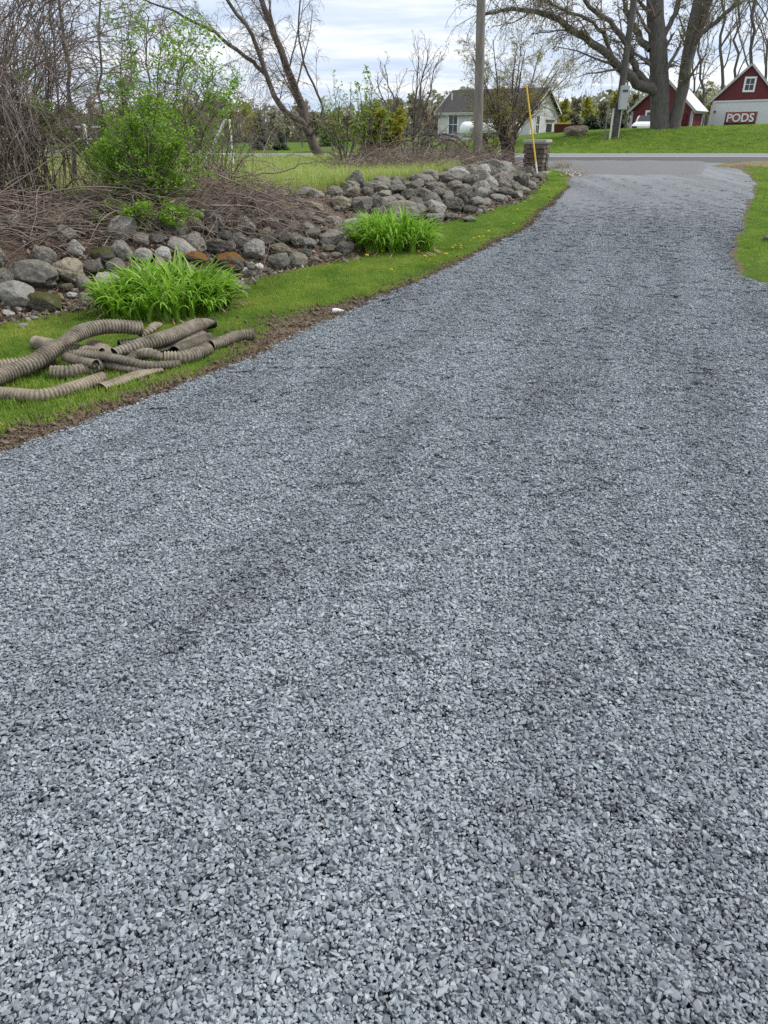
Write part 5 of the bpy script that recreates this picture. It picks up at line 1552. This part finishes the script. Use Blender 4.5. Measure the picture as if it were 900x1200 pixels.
bare_tree(170, 210, 15, 20, 3.4, 'dark twisted little tree draped with old vines behind the green shrub', 66, 4, spec=[
        dict(count=12, lo=.35, L=.45, ang=1.0, ratio=.5, rmin=.009, n=8, bend=.2, up=.02, droop=.22),
        dict(count=8, lo=.2, L=.55, ang=.8, ratio=.6, rmin=.006, n=6, bend=.18, up=.0, droop=.3),
        dict(count=5, lo=.15, L=.7, ang=.7, ratio=.7, rmin=.0045, n=5, bend=.18, up=0, droop=.45)])
bare_tree(212, 208, 14.5, 80, 3.0, 'small vine-hung tree arching over the fence by the A-shaped frame', 67, 40, spec=[
        dict(count=12, lo=.3, L=.5, ang=1.0, ratio=.5, rmin=.008, n=8, bend=.2, up=.0, droop=.25),
        dict(count=8, lo=.2, L=.6, ang=.8, ratio=.6, rmin=.0055, n=6, bend=.18, up=.0, droop=.4),
        dict(count=4, lo=.15, L=.7, ang=.7, ratio=.7, rmin=.004, n=5, bend=.18, up=0, droop=.5)])
# ---- thicket: drooping canes
def cane_mass(name, label, cat, px, py, Y, hpx, wpx, n, seed, mat, over=.6, rad=.006, kids=5, dY=1.0, group=None):
    global rg
    rg = np.random.default_rng(seed); k = mpp(Y)
    b0 = at(px, py, Y); b0[2] = float(H(b0[0], b0[1]))
    st = []
    for i in range(n):
        x = b0[0] + rg.normal() * wpx * k * .28; y = b0[1] + rg.uniform(-dY, dY)
        h = hpx * k * rg.uniform(.5, 1.05)
        a = rg.uniform(0, 6.28)
        P, r = wander((x, y, float(H(x, y)) - .02), (math.cos(a) * .25, math.sin(a) * .25, 1), h * rg.uniform(1.3, 2.0), 14, rad * rg.uniform(.6, 1.5), rad * .4, rg, .10, 0, .16 * over * 2.2)
        P[:, 2] = np.maximum(P[:, 2], H(P[:, 0], P[:, 1]) + .02)
        st.append((P, r))
    lv = tree(st, rg, [dict(count=kids, lo=.3, L=.4, ang=.6, ratio=.6, rmin=.0035, n=8, bend=.14, up=0, droop=.35), dict(count=3, lo=.2, L=.5, ang=.7, ratio=.7, rmin=.0028, n=5, bend=.16, up=0, droop=.4)])
    return make_tree(name, b0, lv, cat, label, M[mat], M['twig'], group, sides=(5, 3, 3))
cane_mass('vine_thicket', 'dense grey-brown thicket of drooping vines at the far end of the rock bank', 'thicket', 8, 262, 10.3, 215, 80, 190, 71, 'bark_brown', kids=6, rad=.0085)
cane_mass('vine_thicket', 'tangle of bare purplish canes hanging between the vine thicket and the green shrub', 'thicket', 85, 250, 11.6, 110, 90, 45, 72, 'bark_brown', kids=5)
cane_mass('vine_thicket', 'thin tangle of bare canes between the green shrub and the A-shaped frame', 'thicket', 250, 235, 12.6, 95, 90, 60, 73, 'bark_brown', kids=6)

# ---- the green honeysuckle
shrub(166, 262, 9.75, 150, 125, 24, 'big bright green leafing shrub overhanging the rocks', 'spring_leaf', .024, 1.5, 'honeysuckle_shrub', 'shrub', 8, r=2.4, droop=.05, counts=(9, 6, 3))
shrub(160, 250, 11.4, 250, 240, 13, 'tall sparse shrub with fresh leaves reaching up behind the bright green one', 'spring_leaf', .028, 1.4, 'leafing_shrub', 'shrub', 9, r=2.4, droop=.03, up=.03, counts=(10, 6, 3))
shrub(165, 272, 9.3, 40, 120, 14, 'low green shoots spreading over the rocks under the big shrub', 'spring_leaf', .026, 1.2, 'leafing_shrub', 'shrub', 10, r=1.5, droop=.22, counts=(6, 4, 3))

# ---- brush pile: dead sticks nobody could count
def sticks(n, boxf, rg, L, rad, flat=.25, sag=.2):
    out = []
    while len(out) < n:
        x, y, z = boxf(rg)
        a = rg.uniform(0, 6.28); d = np.array([math.cos(a), math.sin(a) * .6, rg.normal() * flat + .05])
        l = L * rg.lognormal(0, .45); r = rad * rg.lognormal(0, .45)
        P, rr = wander((x, y, z), d, l, 6, r, r * .35, rg, .13, 0, sag)
        P[:, 2] = np.maximum(P[:, 2], H(P[:, 0], P[:, 1]) + .015)
        out.append((P, rr))
    return out
rg = np.random.default_rng(81)
def bp(rg):
    u = rg.random(); px = 130 + 290 * u
    q = along_pt(np.interp(px, [130, 420], [cumw[4], cumw[8]]), 0)
    s = 1.0 + abs(rg.normal()) * .85 + (.8 if 118 < px < 232 else 0)
    x, y = along_pt(np.interp(px, [130, 250, 300, 420], [cumw[4] + .4, cumw[5], cumw[6], cumw[8]]), s)
    hh = .42 * math.exp(-((s - 1.8) / 1.0) ** 2) * (1 if px > 190 else .4)
    return x, y, float(H(x, y)) + abs(rg.normal()) * .5 * hh
stk = sticks(1750, bp, rg, .55, .0048)
def behind(st, lim, share):
    out = []
    for P, r in st:
        s, _ = wall_s(P[:, 0], P[:, 1])
        if s.min() > lim or rg.random() < share: out.append((P, r))
    return out
stk = behind(stk, .62, .05)
kids = tree(stk, rg, [dict(count=2, lo=.3, L=.5, ang=.6, ratio=.6, rmin=.0022, n=4, bend=.15, up=0, droop=.1)])[1]
v1, f1 = tubes(stk, 4); v2, f2 = tubes(kids, 3)
o = mesh_obj('dead_brush', np.vstack([v1, v2]), np.vstack([f1, f2 + len(v1)]), M['brush'])
tag(o, 'heaped dead brown twigs spilling over the rock bank', 'brush', kind='stuff')
# brush at the vine end
def bp2(rg):
    t = rg.uniform(cumw[1], cumw[4] + .8); s = .9 + abs(rg.normal()) * .8
    x, y = along_pt(t, s)
    return x, y, float(H(x, y)) + abs(rg.normal()) * .16
stk = behind(sticks(1100, bp2, rg, .65, .0048), .55, .06)
v1, f1 = tubes(stk, 4)
o = mesh_obj('dead_brush', v1, f1, M['brush']); tag(o, 'dead grey canes lying over the bank under the vine thicket', 'brush', kind='stuff')
# dry scrub litter along the top of the far heap and the pole
def bp3(rg):
    px = rg.uniform(395, 600); Y = np.interp(px, [395, 500, 600], [18.5, 20.5, 24]) + rg.normal() * .9
    p = at(px, 200, Y); return p[0], Y, float(H(p[0], Y)) + abs(rg.normal()) * .22
stk = sticks(1700, bp3, rg, .8, .0065, .5)
v1, f1 = tubes(stk, 3)
o = mesh_obj('dead_brush', v1, f1, M['brush']); tag(o, 'dry brown stems lying along the top of the loose heap', 'brush', kind='stuff')
def bp4(rg):
    px = rg.uniform(300, 425)
    x, y = along_pt(np.interp(px, [250, 300, 360, 425], [cumw[5], cumw[6], cumw[7], cumw[8] + .3]), rg.uniform(.45, 1.7))
    return x, y, float(H(x, y)) + .12 + abs(rg.normal()) * .16
stk = sticks(230, bp4, rg, .6, .0045, .15)
v1, f1 = tubes(stk, 4)
o = mesh_obj('dead_brush', v1, f1, M['brush']); tag(o, 'loose pale twigs draped over the rocks before the farther lily clump', 'brush', kind='stuff')
# single branches that stand out of the pile
for i, (q, Y, w, lab) in enumerate([
    ([(255, 205), (300, 222), (345, 240), (385, 252), (418, 272)], 9.9, 2.2, 'longest pale dead branch lying across the brush pile'),
    ([(285, 232), (320, 238), (350, 262), (372, 292)], 9.5, 1.8, 'pale dead branch hanging down over the rocks from the brush pile'),
    ([(287, 215), (290, 235), (286, 252), (283, 262)], 9.8, 2.2, 'short pale upright stick standing in the brush pile'),
    ([(60, 215), (62, 240), (50, 262), (20, 276), (-10, 280)], 8.9, 2.0, 'pale cane curving down from the vine thicket'),
    ([(300, 205), (335, 200), (360, 190), (385, 192)], 14, 2.0, 'grey dead branch lying in the meadow grass by the leaning tree'),
    ([(78, 228), (90, 246), (100, 262), (112, 270)], 9.4, 1.6, 'thin pale cane slanting down above the mossy rock'),
    ([(85, 364), (100, 350), (108, 340)], 7.2, 1.2, 'dead twig leaning beside the nearer lily clump'),
    ([(150, 205), (158, 216), (160, 228), (157, 234)], 10.0, 1.6, 'pale curled twig hanging in front of the bright green shrub')]):
    P, r = limb(q, Y, w, w * .35, .3, 14, .012)
    kid = tree([(P, r)], rg, [dict(count=6, lo=.3, L=.25, ang=.7, ratio=.55, rmin=.003, n=5, bend=.15, up=0, droop=.05)])[1]
    v, f = tubes([(P, r)] + kid, 6)
    o = mesh_obj('dead_branch', v, f, M['brush'], smooth=True); tag(o, lab, 'branch')

# ------------------------------------------------------------------ far trees
M['far_core'] = M['haze_leaf']
def far_tree(px, Y, top, w, kind, label, seed, group, base=None):
    global rg
    rg = np.random.default_rng(seed); k = mpp(Y)
    b0 = at(px, 165, Y); b0[2] = float(H(b0[0], b0[1]))
    ht = at(px, top, Y)[2] - b0[2]; wd = w * k
    root = empty('conifer' if kind == 'conifer' else 'distant_tree', b0); tag(root, label, 'tree', group)
    if kind == 'conifer':
        mesh_obj('trunk', *tube_np([np.array([[0, 0, -.2], [0, 0, ht]])], [np.array([.02 * ht, .004])], 7), M['bark_dark'], root)
        C, U, W_ = [], [], []
        nl = int(15 + ht * 1.4)
        for i in range(nl):
            z = ht * (.04 + .96 * i / nl); rr = wd / 2 * (1 - i / nl) ** .85 * rg.uniform(.8, 1.12) + .06
            for j in range(13):
                a = rg.uniform(0, 6.28); 
                for t in (.35, .65, .95):
                    r2 = rr * t * rg.uniform(.85, 1.1)
                    C.append([r2 * math.cos(a), r2 * math.sin(a), z - .22 * r2 + rg.normal() * .06])
                    U.append(np.array([math.cos(a), math.sin(a), -.35]) * rr * .22); W_.append(np.array([-math.sin(a), math.cos(a), rg.normal() * .4]) * rr * .12)
        v, f = quads(np.array(C), np.array(U), np.array(W_)); mesh_obj('crown', v, f, M['needle'], root)
        return root
    st = [wander((0, 0, -.2), (rg.normal() * .05, 0, 1), ht * .85, 8, .018 * ht, .005 * ht, rg, .05)]
    lv = tree(st, rg, [dict(count=13, lo=.22, L=.42 * min(1.4, max(.6, wd / ht * 1.2)), ang=.7, ratio=.5, rmin=.0005 * Y * .5, n=5, bend=.14, up=.06, droop=0),
                       dict(count=7, lo=.2, L=.5, ang=.7, ratio=.6, rmin=.0003 * Y, n=4, bend=.16, up=.04, droop=0)] + ([dict(count=4, lo=.2, L=.55, ang=.7, ratio=.7, rmin=.00022 * Y, n=3, bend=.16, up=0, droop=0)] if kind == 'bare' else []))
    v, f = tubes(lv[0], 6); mesh_obj('trunk', v, f, M['bark_grey'], root)
    VV, FF, off = [], [], 0
    for i, l in enumerate(lv[1:]):
        v, f = tubes(l, 3); VV.append(v); FF.append(f + off); off += len(v)
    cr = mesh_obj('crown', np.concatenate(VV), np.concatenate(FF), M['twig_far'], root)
    if kind != 'bare':
        C = np.concatenate([tips(lv[2], rg, 6, .035 * ht), tips(lv[2], rg, 4, .015 * ht)])
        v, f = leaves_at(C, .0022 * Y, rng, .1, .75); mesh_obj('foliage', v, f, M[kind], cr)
    return root

rt = np.random.default_rng(99)
F_ = []
# beyond the road, seen over the field
x = -60
for i, x in enumerate(np.arange(-70, 535, 15)):
    Yf = rt.uniform(78, 118); top = np.interp(x, [-70, 100, 200, 260, 300, 420, 470, 520], [112, 122, 122, 112, 128, 130, 108, 122]) + rt.normal() * 6
    kind = rt.choice(['haze_leaf', 'olive_leaf', 'red_haze', 'bare'], p=[.45, .25, .15, .15])
    far_tree(x + rt.normal() * 4, Yf, top, rt.uniform(28, 46), kind, {'haze_leaf': 'hazy grey-green spring tree in the far belt beyond the road and field', 'olive_leaf': 'yellowish budding tree in the far belt beyond the road and field', 'red_haze': 'brownish red-budded tree in the far belt beyond the road and field', 'bare': 'leafless grey tree in the far belt beyond the road and field'}[kind], 3000 + i,
             {'haze_leaf': 'hazy green trees of the far belt', 'olive_leaf': 'yellowish trees of the far belt', 'red_haze': 'red-budded trees of the far belt', 'bare': 'leafless trees of the far belt'}[kind])
for px, top, w, Yf, lab in ((305, 122, 26, 72, 'taller dark conifer beyond the road, seen beside the leaning trunk'), (328, 150, 24, 70, 'shorter dark conifer beside the taller one beyond the road'), (383, 148, 20, 90, 'small dark conifer just past the leaning trunk'), (208, 118, 30, 66, 'dark conifer half hidden behind the vine-hung trees'), (464, 158, 22, 88, 'low dark conifer behind the round olive bush')):
    far_tree(px, Yf, top, w, 'conifer', lab, 3200 + px, None)
# right of the house
for i, x in enumerate(np.arange(645, 900, 14)):
    Yf = rt.uniform(92, 118); top = np.interp(x, [645, 690, 740, 900], [116, 112, 104, 112]) + rt.normal() * 4
    kind = rt.choice(['haze_leaf', 'olive_leaf', 'red_haze'], p=[.45, .3, .25])
    far_tree(x, Yf, top, rt.uniform(30, 42), kind, {'haze_leaf': 'hazy grey-green spring tree in the wood between the white house and the barns', 'olive_leaf': 'yellowish budding tree in the wood between the white house and the barns', 'red_haze': 'brownish red-budded tree in the wood between the white house and the barns'}[kind], 3300 + i,
             {'haze_leaf': 'hazy green trees by the barns', 'olive_leaf': 'yellowish trees by the barns', 'red_haze': 'red-budded trees by the barns'}[kind])
for i, (px, top, w) in enumerate([(672, 137, 28), (690, 133, 34), (706, 136, 30), (722, 137, 28), (655, 142, 22)]):
    far_tree(px, 84 + i * 1.5, top, w, 'conifer', 'dark conifer in the row behind the boulder on the far bank', 3400 + i, 'conifers behind the far bank')
# bare trees behind the barns
for i, (px, top, w, lean, Yf) in enumerate([(826, -40, 3.2, -12, 78), (843, -70, 4.2, 6, 74), (862, -60, 3.6, 2, 80), (878, -80, 4.5, 8, 76), (893, -50, 3.6, 14, 82), (808, 10, 2.6, 8, 84), (915, -70, 5, -16, 72), (735, 60, 1.8, -4, 86)]):
    lab = ['slim bare tree rising between the two red barns', 'forked bare tree behind the roof slope of the barn with the gable window', 'bare tree behind the peak of the barn with the gable window', 'stoutest bare tree behind the barn with the gable window', 'bare tree leaning away past the peak of the barn', 'thin bare tree seen through the fork of the maple trunks', 'thick bare tree whose branches reach in over the container', 'small bare tree beside the dark service pole'][i]
    bare_tree(px, 150, Yf, top, w, lab, 3500 + i, lean, spec=[
        dict(count=9, lo=.22, L=.5, ang=.55, ratio=.55, rmin=.045, n=8, bend=.1, up=.06, droop=0),
        dict(count=7, lo=.2, L=.42, ang=.65, ratio=.55, rmin=.03, n=6, bend=.14, up=.04, droop=0),
        dict(count=5, lo=.2, L=.5, ang=.7, ratio=.65, rmin=.019, n=5, bend=.16, up=.02, droop=0)], leafm='bud', lsz=.055, mat='bark_grey')

# far wood: reads as one mass
rg = np.random.default_rng(123)
pts = []
for a in np.arange(-58, 58, .42):
    Yd = rg.uniform(135, 160); x = math.tan(R(a)) * Yd * .9
    z0 = float(H(x, Yd)); ht = rg.uniform(3.8, 6.6) + .8 * math.sin(a * .35)
    for q in range(170):
        u = rg.random(); rr = 3.6 * max(.02, math.sin(min(1, u * .95 + .05) * math.pi)) ** .6 * rg.random() ** .5
        b2 = rg.uniform(0, 6.28)
        pts.append((x + rr * math.cos(b2), Yd + rr * math.sin(b2), z0 + ht * u))
pts = np.array(pts)
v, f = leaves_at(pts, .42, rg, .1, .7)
o = mesh_obj('treeline', v, f, M['haze_leaf']); tag(o, 'far hazy wood closing the horizon', 'wood', kind='stuff')
# its trunks, seen through the thin foliage
ps, rs = [], []
for a in np.arange(-58, 58, .14):
    Yd = rg.uniform(132, 158); x = math.tan(R(a)) * Yd * .9; z0 = float(H(x, Yd)); h_ = rg.uniform(3.5, 6.2)
    ps.append(np.array([[x, Yd, z0 - .3], [x + rg.normal() * .2, Yd, z0 + h_ * .5], [x + rg.normal() * .5, Yd, z0 + h_]])); rs.append(np.array([.16, .12, .03]))
v, f = tube_np(ps, rs, 4)
o = mesh_obj('far_woods', v, f, M['bark_grey']); tag(o, 'grey trunks of the far hazy wood', 'wood', kind='stuff')
# ------------------------------------------------------------------ sky and sun
SUN_EL, SUN_AZ = R(50), R(72)        # azimuth from +Y towards +X
w = bpy.data.worlds.new('World'); scene.world = w; w.use_nodes = True
nt = w.node_tree; bg = nt.nodes['Background']
sky = nt.nodes.new('ShaderNodeTexSky'); sky.sky_type = 'NISHITA'; sky.sun_disc = False
sky.sun_elevation = SUN_EL; sky.sun_rotation = SUN_AZ; sky.dust_density = 1.5
tc = nt.nodes.new('ShaderNodeTexCoord'); sp = nt.nodes.new('ShaderNodeSeparateXYZ'); nt.links.new(tc.outputs['Generated'], sp.inputs[0])
zc_ = mathn(nt, 'ADD', mathn(nt, 'MAXIMUM', sp.outputs[2], 0.0), .10)
cmb = nt.nodes.new('ShaderNodeCombineXYZ')
nt.links.new(mathn(nt, 'DIVIDE', sp.outputs[0], zc_), cmb.inputs[0]); nt.links.new(mathn(nt, 'DIVIDE', sp.outputs[1], zc_), cmb.inputs[1])
n1 = noise(nt, .55, 6, .55, vec=cmb.outputs[0], stretch=(.8, 1.3, 1))
n2 = noise(nt, 1.7, 6, .6, vec=cmb.outputs[0], stretch=(.6, 1.5, 1))
cl = mathn(nt, 'ADD', mathn(nt, 'MULTIPLY', n1, .65), mathn(nt, 'MULTIPLY', n2, .35))
K = 1.0
cloud = ramp(nt, cl, [(.38, (.50, .61, .79)), (.48, (.64, .72, .85)), (.58, (.90, .92, .95))])
up_ = nt.nodes.new('ShaderNodeMapRange'); up_.inputs[1].default_value = .12; up_.inputs[2].default_value = .8; up_.inputs[3].default_value = 9.5; up_.inputs[4].default_value = 12.5
nt.links.new(sp.outputs[2], up_.inputs[0])
hi_ = nt.nodes.new('ShaderNodeMapRange'); hi_.inputs[1].default_value = .12; hi_.inputs[2].default_value = .5
nt.links.new(sp.outputs[2], hi_.inputs[0])
cloud = mixc(nt, mathn(nt, 'MULTIPLY', hi_.outputs[0], .8), cloud, (.80, .815, .83))
cs = nt.nodes.new('ShaderNodeVectorMath'); cs.operation = 'SCALE'
nt.links.new(cloud, cs.inputs[0]); nt.links.new(up_.outputs[0], cs.inputs['Scale'])
out = mixc(nt, .90, sky.outputs[0], cs.outputs[0])
nt.links.new(out, bg.inputs[0]); bg.inputs[1].default_value = .10
ld = bpy.data.lights.new('sun', 'SUN'); ld.energy = 2.6; ld.angle = R(9); ld.color = (1, .965, .91)
lo = bpy.data.objects.new('sun', ld); COL.objects.link(lo)
dv = Vector((math.sin(SUN_AZ) * math.cos(SUN_EL), math.cos(SUN_AZ) * math.cos(SUN_EL), math.sin(SUN_EL)))
lo.rotation_euler = (-dv).to_track_quat('-Z', 'Y').to_euler()
scene.view_settings.exposure = 0.42
scene.cycles.max_bounces = 6; scene.cycles.diffuse_bounces = 3; scene.cycles.glossy_bounces = 2; scene.cycles.transmission_bounces = 3
scene.cycles.use_denoising = False
